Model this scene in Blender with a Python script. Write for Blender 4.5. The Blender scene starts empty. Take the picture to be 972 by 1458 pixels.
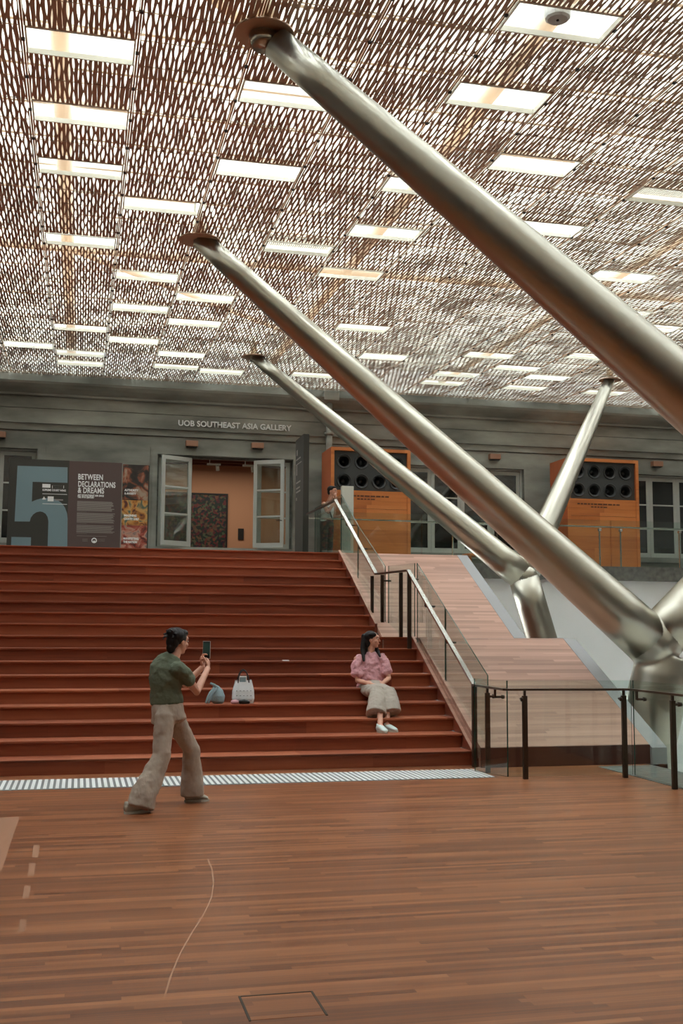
import bpy, bmesh, math, random
from mathutils import Vector, Matrix, Quaternion, geometry, noise
random.seed(7)
C = bpy.context.scene.collection
V = Vector
# ------------------------------------------------------------------ camera
F_PX, PITCH, YAW, ROLL = 1558.68, 0.108, 0.2332, 0.0057
CAM = V((0, 0, 1.6))
def cam_axes():
    cy, sy = math.cos(YAW), math.sin(YAW)
    f = V((sy*math.cos(PITCH), cy*math.cos(PITCH), math.sin(PITCH)))
    r = V((cy, -sy, 0)); u = r.cross(f)
    c, s = math.cos(ROLL), math.sin(ROLL)
    return r*c + u*s, u*c - r*s, f
AR, AU, AF = cam_axes()
def ray(x, y): return AR*((x-486)/F_PX) - AU*((y-729)/F_PX) + AF
def at(x, y, Y):                       # survey helper: the point seen at (x, y) on the plane at depth Y
    d = ray(x, y); return CAM + d*(Y/d.y)
cd = bpy.data.cameras.new('camera'); cam = bpy.data.objects.new('camera', cd); C.objects.link(cam)
cam.matrix_world = Matrix(((AR.x, AU.x, -AF.x, CAM.x), (AR.y, AU.y, -AF.y, CAM.y), (AR.z, AU.z, -AF.z, CAM.z), (0, 0, 0, 1)))
cd.sensor_fit = 'VERTICAL'; cd.sensor_height = 36; cd.lens = 36*F_PX/1458; cd.clip_end = 200
bpy.context.scene.camera = cam
# ------------------------------------------------------------------ materials
def lin(c):
    return tuple(((v/255)/12.92 if v/255 <= .04045 else ((v/255+.055)/1.055)**2.4) for v in c) + (1,)
def mat(name, col, rough=.6, metal=0, spec=.5, bump=None, var=None, coat=0):
    m = bpy.data.materials.new(name); m.use_nodes = True; nt = m.node_tree; b = nt.nodes['Principled BSDF']
    b.inputs['Base Color'].default_value = lin(col); b.inputs['Roughness'].default_value = rough
    b.inputs['Metallic'].default_value = metal; b.inputs['Specular IOR Level'].default_value = spec
    b.inputs['Coat Weight'].default_value = coat
    tc = nt.nodes.new('ShaderNodeTexCoord')
    if var:      # (scale vec, amount 0..1, detail)
        mp = nt.nodes.new('ShaderNodeMapping'); mp.inputs['Scale'].default_value = var[0]
        nz = nt.nodes.new('ShaderNodeTexNoise'); nz.inputs['Scale'].default_value = 1; nz.inputs['Detail'].default_value = 5
        rp = nt.nodes.new('ShaderNodeValToRGB')
        a = lin([v*(1-var[1]) for v in col]); c2 = lin([min(255, v*(1+var[1]*.7)) for v in col])
        rp.color_ramp.elements[0].position = .3; rp.color_ramp.elements[0].color = a
        rp.color_ramp.elements[1].position = .7; rp.color_ramp.elements[1].color = c2
        nt.links.new(tc.outputs['Object'], mp.inputs[0]); nt.links.new(mp.outputs[0], nz.inputs['Vector'])
        nt.links.new(nz.outputs['Fac'], rp.inputs[0]); nt.links.new(rp.outputs[0], b.inputs['Base Color'])
    if bump:     # (scale vec, strength, distance)
        mp = nt.nodes.new('ShaderNodeMapping'); mp.inputs['Scale'].default_value = bump[0]
        nz = nt.nodes.new('ShaderNodeTexNoise'); nz.inputs['Scale'].default_value = 1; nz.inputs['Detail'].default_value = 4
        bp = nt.nodes.new('ShaderNodeBump'); bp.inputs['Strength'].default_value = bump[1]; bp.inputs['Distance'].default_value = bump[2]
        nt.links.new(tc.outputs['Object'], mp.inputs[0]); nt.links.new(mp.outputs[0], nz.inputs['Vector'])
        nt.links.new(nz.outputs['Fac'], bp.inputs['Height']); nt.links.new(bp.outputs[0], b.inputs['Normal'])
    return m
def wood(name, cols, plank, row, rough=.4, axes='XY', bumpd=.002, gap=.0012, spec=.5, grain=18, gapcol=.45):
    """strips of timber running along the first axis; cols = dark, mid, light"""
    m = bpy.data.materials.new(name); m.use_nodes = True; nt = m.node_tree; b = nt.nodes['Principled BSDF']; L = nt.links.new
    N = nt.nodes.new
    tc = N('ShaderNodeTexCoord'); sp = N('ShaderNodeSeparateXYZ'); L(tc.outputs['Object'], sp.inputs[0])
    u = sp.outputs[axes[0]]; v = sp.outputs[axes[1]]
    def mth(op, a, bb=None):
        n = N('ShaderNodeMath'); n.operation = op
        for i, q in enumerate((a, bb)):
            if q is None: continue
            if isinstance(q, (int, float)): n.inputs[i].default_value = q
            else: L(q, n.inputs[i])
        return n.outputs[0]
    vr = mth('DIVIDE', v, row); ri = mth('FLOOR', vr); rf = mth('FRACT', vr)
    wn = N('ShaderNodeTexWhiteNoise'); wn.noise_dimensions = '1D'; L(ri, wn.inputs['W'])
    off = mth('MULTIPLY', wn.outputs['Value'], 7.3)
    ur = mth('ADD', mth('DIVIDE', u, plank), off); ui = mth('FLOOR', ur); uf = mth('FRACT', ur)
    cb = N('ShaderNodeCombineXYZ'); L(ui, cb.inputs[0]); L(ri, cb.inputs[1])
    w2 = N('ShaderNodeTexWhiteNoise'); w2.noise_dimensions = '2D'; L(cb.outputs[0], w2.inputs['Vector'])
    # grain
    gv = N('ShaderNodeCombineXYZ'); L(mth('MULTIPLY', u, 1.2), gv.inputs[0]); L(mth('MULTIPLY', v, grain*3), gv.inputs[1]); L(mth('MULTIPLY', w2.outputs['Value'], 40), gv.inputs[2])
    gn = N('ShaderNodeTexNoise'); gn.inputs['Scale'].default_value = 1; gn.inputs['Detail'].default_value = 4; L(gv.outputs[0], gn.inputs['Vector'])
    f = mth('ADD', mth('MULTIPLY', w2.outputs['Value'], .62), mth('MULTIPLY', mth('SUBTRACT', gn.outputs['Fac'], .32), .9))
    rp = N('ShaderNodeValToRGB'); L(f, rp.inputs[0]); e = rp.color_ramp.elements
    e[0].position = .08; e[0].color = lin(cols[0]); e[1].position = .95; e[1].color = lin(cols[2]); k = e.new(.5); k.color = lin(cols[1])
    g1 = mth('LESS_THAN', rf, gap/row); g2 = mth('LESS_THAN', uf, gap/plank)
    g = mth('MAXIMUM', g1, g2)
    mx = N('ShaderNodeMix'); mx.data_type = 'RGBA'; mx.blend_type = 'MULTIPLY'; L(g, mx.inputs[0]); L(rp.outputs[0], mx.inputs[6]); mx.inputs[7].default_value = (gapcol, gapcol, gapcol, 1)
    L(mx.outputs[2], b.inputs['Base Color'])
    big = N('ShaderNodeTexNoise'); big.inputs['Scale'].default_value = .6; L(tc.outputs['Object'], big.inputs['Vector'])
    L(mth('ADD', mth('MULTIPLY', gn.outputs['Fac'], .15), mth('ADD', mth('MULTIPLY', big.outputs['Fac'], .12), rough-.13)), b.inputs['Roughness'])
    bp = N('ShaderNodeBump'); bp.inputs['Strength'].default_value = .25; bp.inputs['Distance'].default_value = bumpd
    L(mth('SUBTRACT', mth('MULTIPLY', gn.outputs['Fac'], .4), g), bp.inputs['Height']); L(bp.outputs[0], b.inputs['Normal'])
    b.inputs['Specular IOR Level'].default_value = spec
    return m
def glass(name, tint, refl=1.45, rough=.0):
    m = bpy.data.materials.new(name); m.use_nodes = True; nt = m.node_tree; nt.nodes.clear(); N = nt.nodes.new; L = nt.links.new
    o = N('ShaderNodeOutputMaterial'); mx = N('ShaderNodeMixShader'); t = N('ShaderNodeBsdfTransparent'); g = N('ShaderNodeBsdfGlossy'); fr = N('ShaderNodeFresnel')
    t.inputs[0].default_value = tint; g.inputs['Roughness'].default_value = rough
    ge = N('ShaderNodeNewGeometry'); mr = N('ShaderNodeMapRange'); mr.inputs['To Min'].default_value = refl; mr.inputs['To Max'].default_value = 1/refl     # same pane seen from inside or outside
    L(ge.outputs['Backfacing'], mr.inputs[0]); L(mr.outputs[0], fr.inputs[0])
    g.inputs[0].default_value = (1, 1, 1, 1)
    L(fr.outputs[0], mx.inputs[0]); L(t.outputs[0], mx.inputs[1]); L(g.outputs[0], mx.inputs[2]); L(mx.outputs[0], o.inputs[0])
    return m
M = {}
M['floor'] = wood('floor_timber', ((104, 60, 38), (140, 86, 54), (174, 114, 74)), 1.5, .045, rough=.32, grain=20, gap=.0014, gapcol=.62)
M['tread'] = wood('tread_timber', ((118, 58, 37), (148, 78, 50), (170, 98, 66)), 2.6, .40, rough=.58, spec=.3, axes='XY', grain=6)
M['riser'] = wood('riser_timber', ((120, 58, 36), (148, 76, 48), (170, 95, 62)), 3.1, .168, rough=.5, axes='XZ', grain=8)
M['ramp'] = wood('ramp_timber', ((146, 108, 92), (172, 131, 112), (192, 150, 130)), 1.6, .06, rough=.5, axes='XY', grain=14, gap=.001, gapcol=.8)
M['ramp_side'] = wood('ramp_side_timber', ((146, 108, 92), (172, 131, 112), (192, 150, 130)), 1.6, .06, rough=.5, axes='YZ', grain=14, gap=.001, gapcol=.8)
M['riser_side'] = wood('stringer_timber', ((100, 44, 28), (124, 56, 35), (140, 70, 44)), 3.1, .3, rough=.5, axes='YZ', grain=8)
M['dark_wood'] = wood('dark_timber', ((60, 30, 22), (76, 38, 28), (88, 46, 34)), 2, .25, rough=.5, axes='XZ')
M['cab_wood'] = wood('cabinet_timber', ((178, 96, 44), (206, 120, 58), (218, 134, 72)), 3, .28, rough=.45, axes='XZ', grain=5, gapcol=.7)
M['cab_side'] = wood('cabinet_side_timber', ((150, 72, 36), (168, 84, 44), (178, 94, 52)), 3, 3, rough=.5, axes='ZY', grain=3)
M['stone'] = mat('grey_stone', (145, 144, 135), .85, var=((.7, .7, 2.2), .22), bump=((30, 30, 30), .25, .004))
M['stone_dark'] = mat('dark_stone', (104, 104, 98), .85, var=((9, 9, 9), .18), bump=((40, 40, 40), .2, .003))
M['white_wall'] = mat('white_plaster', (246, 250, 252), .8, bump=((20, 20, 20), .05, .002))
M['grey_wall'] = mat('grey_plaster', (150, 150, 145), .85, var=((.5, .5, .5), .12))
M['pipe'] = mat('champagne_metal', (180, 176, 162), .30, 1.0)
M['screen'] = mat('bronze_screen', (182, 150, 124), .5, .25, var=((.4, .4, .4), .10))
M['rail_light'] = mat('ceiling_rail', (188, 160, 136), .5, .3)
M['rail_dark'] = mat('ceiling_joint', (44, 40, 36), .6)
M['roof_beam'] = mat('roof_beam_paint', (196, 196, 188), .6)
M['white_metal'] = mat('white_metal', (222, 220, 208), .5, spec=.4)
M['roof_tube'] = mat('roof_tube_paint', (236, 234, 222), .5)
M['bronze'] = mat('bronze_metal', (74, 62, 52), .38, .7)
M['rail_steel'] = mat('brushed_steel', (214, 214, 208), .25, 1.0)
M['bronze_rail'] = mat('bronze_handrail', (112, 96, 84), .3, .8)
M['glass'] = glass('balustrade_glass', (.90, .955, .935, 1))
M['glass_edge'] = mat('glass_edge', (34, 72, 62), .15, spec=.8)
M['pane'] = glass('window_glass', (.86, .9, .88, 1), 1.6)
M['room_dark_glass'] = mat('room_dark_pane', (22, 26, 26), .04, spec=.9)  # opaque pane, darkness of the room behind painted into its colour
M['window_paint'] = mat('pale_window_paint', (186, 186, 178), .5)
M['strip'] = mat('grey_strip', (150, 150, 150), .7)
M['hatch_metal'] = mat('hatch_metal', (74, 68, 64), .45, .6)
M['drum'] = mat('drum_enamel', (186, 188, 186), .5)
M['black'] = mat('black_paint', (24, 24, 24), .5)
M['phone_screen'] = mat('phone_display', (58, 84, 78), .15)
M['drv'] = mat('speaker_cone', (34, 35, 35), .35, spec=.6)
M['baffle'] = mat('speaker_baffle', (62, 63, 62), .6)
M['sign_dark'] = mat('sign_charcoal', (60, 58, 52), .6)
M['sign_brown'] = mat('sign_brown', (92, 74, 70), .6)
M['sign_blue'] = mat('sign_blue_grey', (124, 146, 152), .6)
M['white_ink'] = mat('white_lettering', (246, 246, 244), .6)
M['grey_ink'] = mat('grey_lettering', (150, 142, 136), .6)
M['brown_ink'] = mat('brown_lettering', (96, 52, 26), .6)
M['lamp_box'] = mat('terracotta_fitting', (160, 116, 92), .6)
M['tact_base'] = mat('tactile_base', (120, 122, 122), .6)
M['tact_bar'] = mat('tactile_bar', (226, 228, 226), .5)
M['skin'] = mat('skin', (212, 158, 134), .5, spec=.4, var=((14, 14, 14), .05))
M['hair'] = mat('black_hair', (20, 16, 16), .5, spec=.3, bump=((60, 60, 8), .8, .006))
M['green_cloth'] = mat('olive_green_cotton', (94, 102, 82), .85, bump=((9, 9, 16), .5, .02))
M['beige_cloth'] = mat('beige_jersey', (168, 152, 136), .85, bump=((16, 16, 6), .5, .02))
M['pink_cloth'] = mat('pink_cotton', (212, 158, 164), .8, bump=((12, 12, 12), .6, .02))
M['grey_cloth'] = mat('taupe_grey_cotton', (172, 162, 150), .85, bump=((14, 14, 5), .6, .025))
M['shoe'] = mat('pale_shoe', (176, 172, 156), .6)
M['shoe_white'] = mat('white_shoe', (208, 224, 220), .55)
M['sole'] = mat('rubber_sole', (196, 194, 180), .7)
M['eye_white'] = mat('eye_white', (214, 208, 200), .6)
M['lip'] = mat('lip', (176, 96, 92), .5)
M['bag_blue'] = mat('pale_blue_canvas', (136, 160, 164), .8, bump=((25, 25, 25), .6, .01))
M['bag_white'] = mat('white_bag', (206, 210, 210), .35, bump=((40, 40, 40), .2, .004))
M['gap'] = mat('dark_gap', (40, 28, 22), .8)
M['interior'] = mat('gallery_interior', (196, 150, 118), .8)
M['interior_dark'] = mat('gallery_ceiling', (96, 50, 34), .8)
# ------------------------------------------------------------------ mesh helpers
def link(name, me, m=None, parent=None):
    o = bpy.data.objects.new(name, me); C.objects.link(o)
    if m is not None:
        for q in (m if isinstance(m, (list, tuple)) else [m]): me.materials.append(M[q] if isinstance(q, str) else q)
    if parent: o.parent = parent
    return o
def obj(name, bm, m=None, parent=None, smooth=False, loc=None):
    """link bm (in world coordinates) as an object; under a parent the vertices are moved into the parent's frame"""
    if parent is not None:
        bm.transform(pworld(parent).inverted())
    elif loc is not None:
        bm.transform(Matrix.Translation(-V(loc)))
    bmesh.ops.recalc_face_normals(bm, faces=bm.faces)
    me = bpy.data.meshes.new(name); bm.to_mesh(me); bm.free()
    if smooth:
        for p in me.polygons: p.use_smooth = True
    o = link(name, me, m, parent)
    if parent is None and loc is not None: o.location = loc
    return o
def pworld(o):
    mw = Matrix.Identity(4)
    while o is not None:
        mw = o.matrix_basis @ mw; o = o.parent
    return mw
def tag(o, label, cat, group=None, kind=None):
    o['label'] = label; o['category'] = cat
    if group: o['group'] = group
    if kind: o['kind'] = kind
    return o
def thing(name, label, cat, loc=(0, 0, 0), group=None):
    o = bpy.data.objects.new(name, None); C.objects.link(o); o.location = loc; o.empty_display_size = .1
    return tag(o, label, cat, group)
def struct(name, bm, m, smooth=False):
    o = obj(name, bm, m, smooth=smooth); o['kind'] = 'structure'; return o
def BM(): return bmesh.new()
def box(bm, x0, x1, y0, y1, z0, z1, mi=0, bev=0):
    vs = [bm.verts.new((x, y, z)) for z in (z0, z1) for y in (y0, y1) for x in (x0, x1)]
    fs = []
    for f in ((0, 2, 3, 1), (4, 5, 7, 6), (0, 1, 5, 4), (2, 6, 7, 3), (0, 4, 6, 2), (1, 3, 7, 5)):
        q = bm.faces.new([vs[i] for i in f]); q.material_index = mi; fs.append(q)
    if bev:
        es = set(e for f in fs for e in f.edges)
        bmesh.ops.bevel(bm, geom=list(es), offset=bev, segments=2, affect='EDGES', profile=.5)
    return vs
def quad(bm, pts, mi=0):
    f = bm.faces.new([bm.verts.new(p) for p in pts]); f.material_index = mi; return f
def bar(bm, a, b, w, h, up=(0, 0, 1), mi=0):
    """rectangular bar from a to b, w sideways, h along up"""
    a, b = V(a), V(b); t = (b-a).normalized(); up = V(up)
    s = t.cross(up)
    if s.length < 1e-4: s = t.cross(V((0, 1, 0)))
    s.normalize(); u = s.cross(t).normalized()
    vs = [bm.verts.new(p+s*(i*w/2)+u*(j*h/2)) for p in (a, b) for i, j in ((-1, -1), (1, -1), (1, 1), (-1, 1))]
    for f in ((0, 3, 2, 1), (4, 5, 6, 7), (0, 1, 5, 4), (1, 2, 6, 5), (2, 3, 7, 6), (3, 0, 4, 7)):
        bm.faces.new([vs[i] for i in f]).material_index = mi
def frame(t, ref):
    t = t.normalized(); a = ref - t*ref.dot(t)
    if a.length < 1e-4: a = t.orthogonal()
    a.normalize(); return a, t.cross(a)
def loft(bm, rings, ref=(1, 0, 0), n=20, dome=.6, mi=0, open_ends=False):
    """rings: (point, ra, rb) - closed tube along the points; ra along ref, rb across it"""
    ref = V(ref); pts = [V(r[0]) for r in rings]; loops = []
    R = []
    for i, r in enumerate(rings):
        t = (pts[min(i+1, len(pts)-1)] - pts[max(i-1, 0)])
        R.append((pts[i], r[1], r[2], t.normalized()))
    if dome and not open_ends:
        p, a, b, t = R[0]; m_ = min(a, b)*dome
        R = [(p-t*m_*.9, a*.35, b*.35, t), (p-t*m_*.55, a*.78, b*.78, t)] + R
        p, a, b, t = R[-1]; m_ = min(a, b)*dome
        R = R + [(p+t*m_*.55, a*.78, b*.78, t), (p+t*m_*.9, a*.35, b*.35, t)]
    for p, a, b, t in R:
        ax, bx = frame(t, ref)
        loops.append([bm.verts.new(p+ax*(a*math.cos(2*math.pi*k/n))+bx*(b*math.sin(2*math.pi*k/n))) for k in range(n)])
    for l0, l1 in zip(loops, loops[1:]):
        for k in range(n):
            f = bm.faces.new((l0[k], l0[(k+1) % n], l1[(k+1) % n], l1[k])); f.material_index = mi; f.smooth = True
    if not open_ends:
        bm.faces.new(loops[0][::-1]).material_index = mi; bm.faces.new(loops[-1]).material_index = mi
    return loops
def ball(bm, c, rx, ry, rz, rot=None, seg=20, rings=14, mi=0):
    m_ = Matrix.Translation(V(c)) @ (rot.to_4x4() if rot else Matrix.Identity(4)) @ Matrix.Diagonal((rx, ry, rz, 1))
    r = bmesh.ops.create_uvsphere(bm, u_segments=seg, v_segments=rings, radius=1, matrix=m_)
    for v in r['verts']:
        for f in v.link_faces: f.smooth = True; f.material_index = mi
def cyl(bm, a, b, r0, r1=None, n=24, mi=0):
    r1 = r0 if r1 is None else r1
    loft(bm, [(a, r0, r0), (b, r1, r1)], ref=(.3, .5, .8), n=n, dome=0, mi=mi)
def poly_prism(bm, pts, y0, y1, mi=0):
    """outline of (x, z) points extruded from y0 to y1"""
    a = [bm.verts.new((x, y0, z)) for x, z in pts]; b = [bm.verts.new((x, y1, z)) for x, z in pts]
    n = len(pts); bm.faces.new(a).material_index = mi; bm.faces.new(b[::-1]).material_index = mi
    for i in range(n): bm.faces.new((a[i], b[i], b[(i+1) % n], a[(i+1) % n])).material_index = mi
def prism_x(bm, pts, x0, x1, mi=0):
    a = [bm.verts.new((x0, y, z)) for y, z in pts]; b = [bm.verts.new((x1, y, z)) for y, z in pts]
    n = len(pts); bm.faces.new(a).material_index = mi; bm.faces.new(b[::-1]).material_index = mi
    for i in range(n): bm.faces.new((a[i], b[i], b[(i+1) % n], a[(i+1) % n])).material_index = mi
def text(name, s, loc, size, m, parent, sx=1, off=0, rot=(math.pi/2, 0, 0), align='LEFT', ext=.004, space=1):
    cu = bpy.data.curves.new(name, 'FONT'); cu.body = s; cu.size = size; cu.extrude = ext; cu.offset = off; cu.align_x = align; cu.space_character = space
    cu.resolution_u = 3
    tmp = bpy.data.objects.new('tmp', cu); C.objects.link(tmp)
    dg = bpy.context.evaluated_depsgraph_get(); dg.update()
    me = bpy.data.meshes.new_from_object(tmp.evaluated_get(dg)); bpy.data.objects.remove(tmp)
    me.materials.clear()
    from mathutils import Euler
    me.transform(Matrix.Translation(V(loc)) @ Euler(rot).to_matrix().to_4x4() @ Matrix.Diagonal((sx, 1, 1, 1)))
    if parent: me.transform(pworld(parent).inverted())
    return link(name, me, m, parent)
def remesh(o, vox, smooth=4):
    r = o.modifiers.new('r', 'REMESH'); r.mode = 'VOXEL'; r.voxel_size = vox; r.use_smooth_shade = True
    if smooth:
        s = o.modifiers.new('s', 'SMOOTH'); s.iterations = smooth; s.factor = .5
    return o
def folds(o, strength, size):
    tx = bpy.data.textures.new('folds', 'CLOUDS'); tx.noise_scale = size; tx.noise_depth = 2
    d = o.modifiers.new('d', 'DISPLACE'); d.texture = tx; d.strength = strength; d.mid_level = .5; d.texture_coords = 'LOCAL'; return o
# ------------------------------------------------------------------ the room
WY = 25.0                                   # facade plane
def cz(Y): return 6.555 + .0286*Y           # height of the ceiling screen
VX0, VX1, VY0, VY1 = 6.8, 14.6, 5.0, 21.9   # the stair void to the right
bm = BM()
for (x0, x1, y0, y1) in ((-9, VX0, -8, 25), (VX1, 19, -8, 25), (VX0, VX1, -8, VY0)):
    box(bm, x0, x1, y0, y1, -.3, 0)
struct('floor', bm, 'floor')
bm = BM(); box(bm, VX0-.5, VX1+.5, VY0-.5, VY1+.5, -4.3, -4.0); struct('trim_1', bm, 'white_metal')      # floor of the level below, made pale to bounce light up
bm = BM(); box(bm, VX0-.02, VX0, VY0, 12.3, -.31, 0.004); box(bm, VX0-.72, VX0-.02, 8, 12.28, 0, .004); struct('trim_2', bm, 'stone_dark')
bm = BM(); box(bm, VX0-.3, VX0-.05, VY0, VY1, -4, -.31); struct('wall_left_below', bm, 'white_wall')
bm = BM(); box(bm, VX1+.05, VX1+.3, VY0, VY1, -4, -.3); struct('wall_right_below', bm, 'white_wall')
bm = BM(); box(bm, VX0, VX1, VY0-.3, VY0-.05, -4, -.3); struct('wall_front_below', bm, 'white_wall')
bm = BM(); box(bm, 6.9, 18.9, 21.9, 22.2, -4, 2.72); struct('wall_under_gallery', bm, 'white_wall')
bm = BM(); box(bm, -9.3, -9, -8, 29, -.3, 9); struct('wall_left', bm, 'grey_wall')
bm = BM(); box(bm, 19, 19.3, -8, 29, -4.3, 9); struct('wall_right', bm, 'grey_wall')
bm = BM(); box(bm, -9, 19, -8.3, -8, -.3, 9); struct('wall_front', bm, 'grey_wall')
# gallery deck slab
bm = BM(); box(bm, -8.9, 4.3, 19.56, 25.3, 2.72, 3.0); box(bm, 4.3, 6.9, 19.56, 25.3, 2.72, 3.0)
box(bm, 6.9, 18.9, 21.75, 25.3, 2.72, 3.02)
struct('floor_gallery', bm, 'stone_dark')
# facade
OPEN = [(-4.16, -1.02), (1.62, 4.76), (7.40, 10.54), (13.24, 16.36)]
ZB, ZT = 3.47, 5.58
bm = BM()
box(bm, -8.9, 18.9, WY, WY+.5, 3.02, ZB)
xs = [-8.9] + [v for o in OPEN for v in o] + [18.9]
for i in range(0, len(xs), 2): box(bm, xs[i], xs[i+1], WY, WY+.5, ZB, ZT)
prof = [(25.5, ZT), (25.0, ZT), (25.0, 5.98), (25.03, 5.985), (25.03, 6.0), (24.96, 6.005), (24.96, 6.15), (24.9, 6.155), (24.9, 6.18), (24.96, 6.19),
        (24.96, 6.488), (24.985, 6.492), (24.985, 6.502), (24.96, 6.506), (24.96, 6.76), (24.86, 6.775), (24.86, 6.80), (24.9, 6.805), (24.9, 6.83), (24.84, 6.87), (24.74, 6.93),
        (24.66, 7.0), (24.64, 7.05), (24.9, 7.06), (24.9, 7.32), (25.5, 7.32)]
prism_x(bm, prof, -8.9, 18.9)
# moulded architraves round the openings
for x0, x1 in OPEN:
    for d, w in ((.05, .11), (.03, .16)):
        pj = WY-d if w == .11 else WY-d
        box(bm, x0-w, x0, pj, WY, ZB-.4, ZT+w); box(bm, x1, x1+w, pj, WY, ZB-.4, ZT+w); box(bm, x0, x1, pj, WY, ZT, ZT+w)
    box(bm, x0-.16, x1+.16, WY-.08, WY, ZB-.12, ZB)
struct('wall_back', bm, 'stone')
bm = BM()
for i_ in (0, 2, 3): box(bm, OPEN[i_][0]-.2, OPEN[i_][1]+.2, 25.5, 25.6, ZB-.2, ZT+.2)  # added dark backing, stops sky light leaking round the window leaves
struct('light_stop_behind_windows', bm, 'sign_dark')
# ---- glazed leaves
def leaf(name, a, b, z0, z1, glassm, parent, handle=False):
    """glazed leaf from plan point a to b, three panes high"""
    a, b = V((a[0], a[1], 0)), V((b[0], b[1], 0)); d = (b-a); w = d.length; d.normalize(); n = V((-d.y, d.x, 0)); st = .085
    mw = Matrix(((d.x, n.x, 0, a.x), (d.y, n.y, 0, a.y), (0, 0, 1, 0), (0, 0, 0, 1)))
    bm = BM()
    box(bm, 0, st, -.022, .022, z0, z1); box(bm, w-st, w, -.022, .022, z0, z1)
    box(bm, st, w-st, -.022, .022, z1-.09, z1); box(bm, st, w-st, -.022, .022, z0, z0+.11)
    zs = [z0+.11 + (z1-z0-.2)*k/3 for k in range(4)]
    for k in (1, 2): box(bm, st, w-st, -.018, .018, zs[k]-.018, zs[k]+.018)
    bm.transform(mw); o = obj(name, bm, 'window_paint', parent)
    for k in range(3):
        bm = BM(); box(bm, st, w-st, -.004, .004, zs[k]+.018*(k > 0), zs[k+1]-.018*(k < 2)); bm.transform(mw)
        obj('pane', bm, glassm, o)
    if handle:
        bm = BM(); cyl(bm, (w-.045, -.02, z0+.62), (w-.045, -.07, z0+.62), .009, n=10); cyl(bm, (w-.045, -.07, z0+.62), (w-.16, -.07, z0+.62), .009, n=10)
        bm.transform(mw); obj('handle', bm, 'black', o)
    return o
for i, (x0, x1) in enumerate(OPEN):
    nm = 'door_1' if i == 1 else 'window_%d' % (1 + i - (i > 1))
    r = bpy.data.objects.new(nm, None); C.objects.link(r); r.location = ((x0+x1)/2, WY+.15, ZB); r['kind'] = 'structure'
    bm = BM(); box(bm, x0, x0+.04, 25.1, 25.25, ZB, ZT); box(bm, x1-.04, x1, 25.1, 25.25, ZB, ZT); box(bm, x0+.04, x1-.04, 25.1, 25.25, ZT-.04, ZT)
    obj('frame', bm, 'window_paint' if i != 1 else 'stone_dark', r)
    w = (x1-x0-.08)/4
    for k in range(4):
        if i == 1 and k in (1, 2): continue
        a = x0+.04+k*w
        leaf('leaf', (a+.003, 25.17), (a+w-.003, 25.17), ZB+.02, ZT-.05, 'pane' if i == 1 else 'room_dark_glass', r)
    if i == 1:
        leaf('leaf', (2.395, 25.05), (1.70, 24.70), ZB+.02, ZT-.05, 'pane', r)
        leaf('leaf', (3.85, 25.05), (4.50, 24.68), ZB+.02, ZT-.05, 'pane', r, True)
# ---- gallery room behind the entrance
bm = BM()
box(bm, .3, 6.5, 25.5, 29.4, 3.3, ZB)
struct('floor_interior', bm, 'dark_wood')
bm = BM(); box(bm, .3, 6.5, 29.0, 29.2, ZB, 6.2); struct('wall_interior', bm, 'interior')
bm = BM(); box(bm, .1, .3, 25.5, 29.2, ZB, 6.2); box(bm, 6.5, 6.7, 25.5, 29.2, ZB, 6.2); struct('wall_interior_sides', bm, 'interior')
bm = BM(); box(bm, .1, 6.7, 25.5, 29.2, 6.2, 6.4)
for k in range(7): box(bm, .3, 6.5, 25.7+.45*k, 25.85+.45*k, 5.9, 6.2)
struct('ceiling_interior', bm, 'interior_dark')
for lx in (3.0, 3.85):
    t = thing('track_light', 'small pale spotlight under the ceiling inside the open entrance, %s of the two' % ('left' if lx < 3.4 else 'right'), 'light', (lx, 25.8, 5.55), group='spotlights inside the entrance')
    bm = BM(); box(bm, lx-.16, lx+.16, 25.77, 25.83, 5.5, 5.54); obj('track', bm, 'white_metal', t)
    bm = BM(); cyl(bm, (lx+.08, 25.8, 5.5), (lx+.1, 25.85, 5.38), .04, n=14); obj('lamp_head', bm, 'white_metal', t)
    bm = BM(); cyl(bm, (lx-.1, 25.8, 5.54), (lx-.1, 25.8, 6.2), .008, n=8); obj('drop_rod', bm, 'white_metal', t)
def painting_mat():
    m = bpy.data.materials.new('painting'); m.use_nodes = True; nt = m.node_tree; b = nt.nodes['Principled BSDF']; N = nt.nodes.new; L = nt.links.new
    tc = N('ShaderNodeTexCoord'); vo = N('ShaderNodeTexVoronoi'); vo.inputs['Scale'].default_value = 17; L(tc.outputs['Object'], vo.inputs['Vector'])
    rp = N('ShaderNodeValToRGB'); L(vo.outputs['Color'], rp.inputs[0]); e = rp.color_ramp.elements
    e[0].color = lin((16, 30, 30)); e[1].color = lin((130, 58, 40)); 
    for p, c in ((.3, (26, 48, 38)), (.45, (20, 26, 44)), (.6, (104, 36, 40)), (.75, (70, 90, 66))): q = e.new(p); q.color = lin(c)
    L(rp.outputs[0], b.inputs['Base Color']); b.inputs['Roughness'].default_value = .5; return m
M['painting'] = painting_mat()
t = thing('painting', 'colourful mottled painting in dark frame on the wall inside the entrance', 'painting', (3.0, 28.97, 3.6))
bm = BM(); box(bm, 2.15, 3.72, 28.97, 29.0, 3.62, 5.18); obj('canvas', bm, 'painting', t)
bm = BM()
for b_ in ((2.11, 2.15, 3.58, 5.22), (3.72, 3.76, 3.58, 5.22), (2.15, 3.72, 3.58, 3.62), (2.15, 3.72, 5.18, 5.22)): box(bm, b_[0], b_[1], 28.95, 29.0, b_[2], b_[3])
obj('frame', bm, 'black', t)
bm = BM(); box(bm, 4.05, 4.2, 28.97, 29.0, 4.0, 4.3); o = obj('wall_label', bm, 'black'); tag(o, 'small dark label panel on the interior wall right of the painting', 'label')
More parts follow.
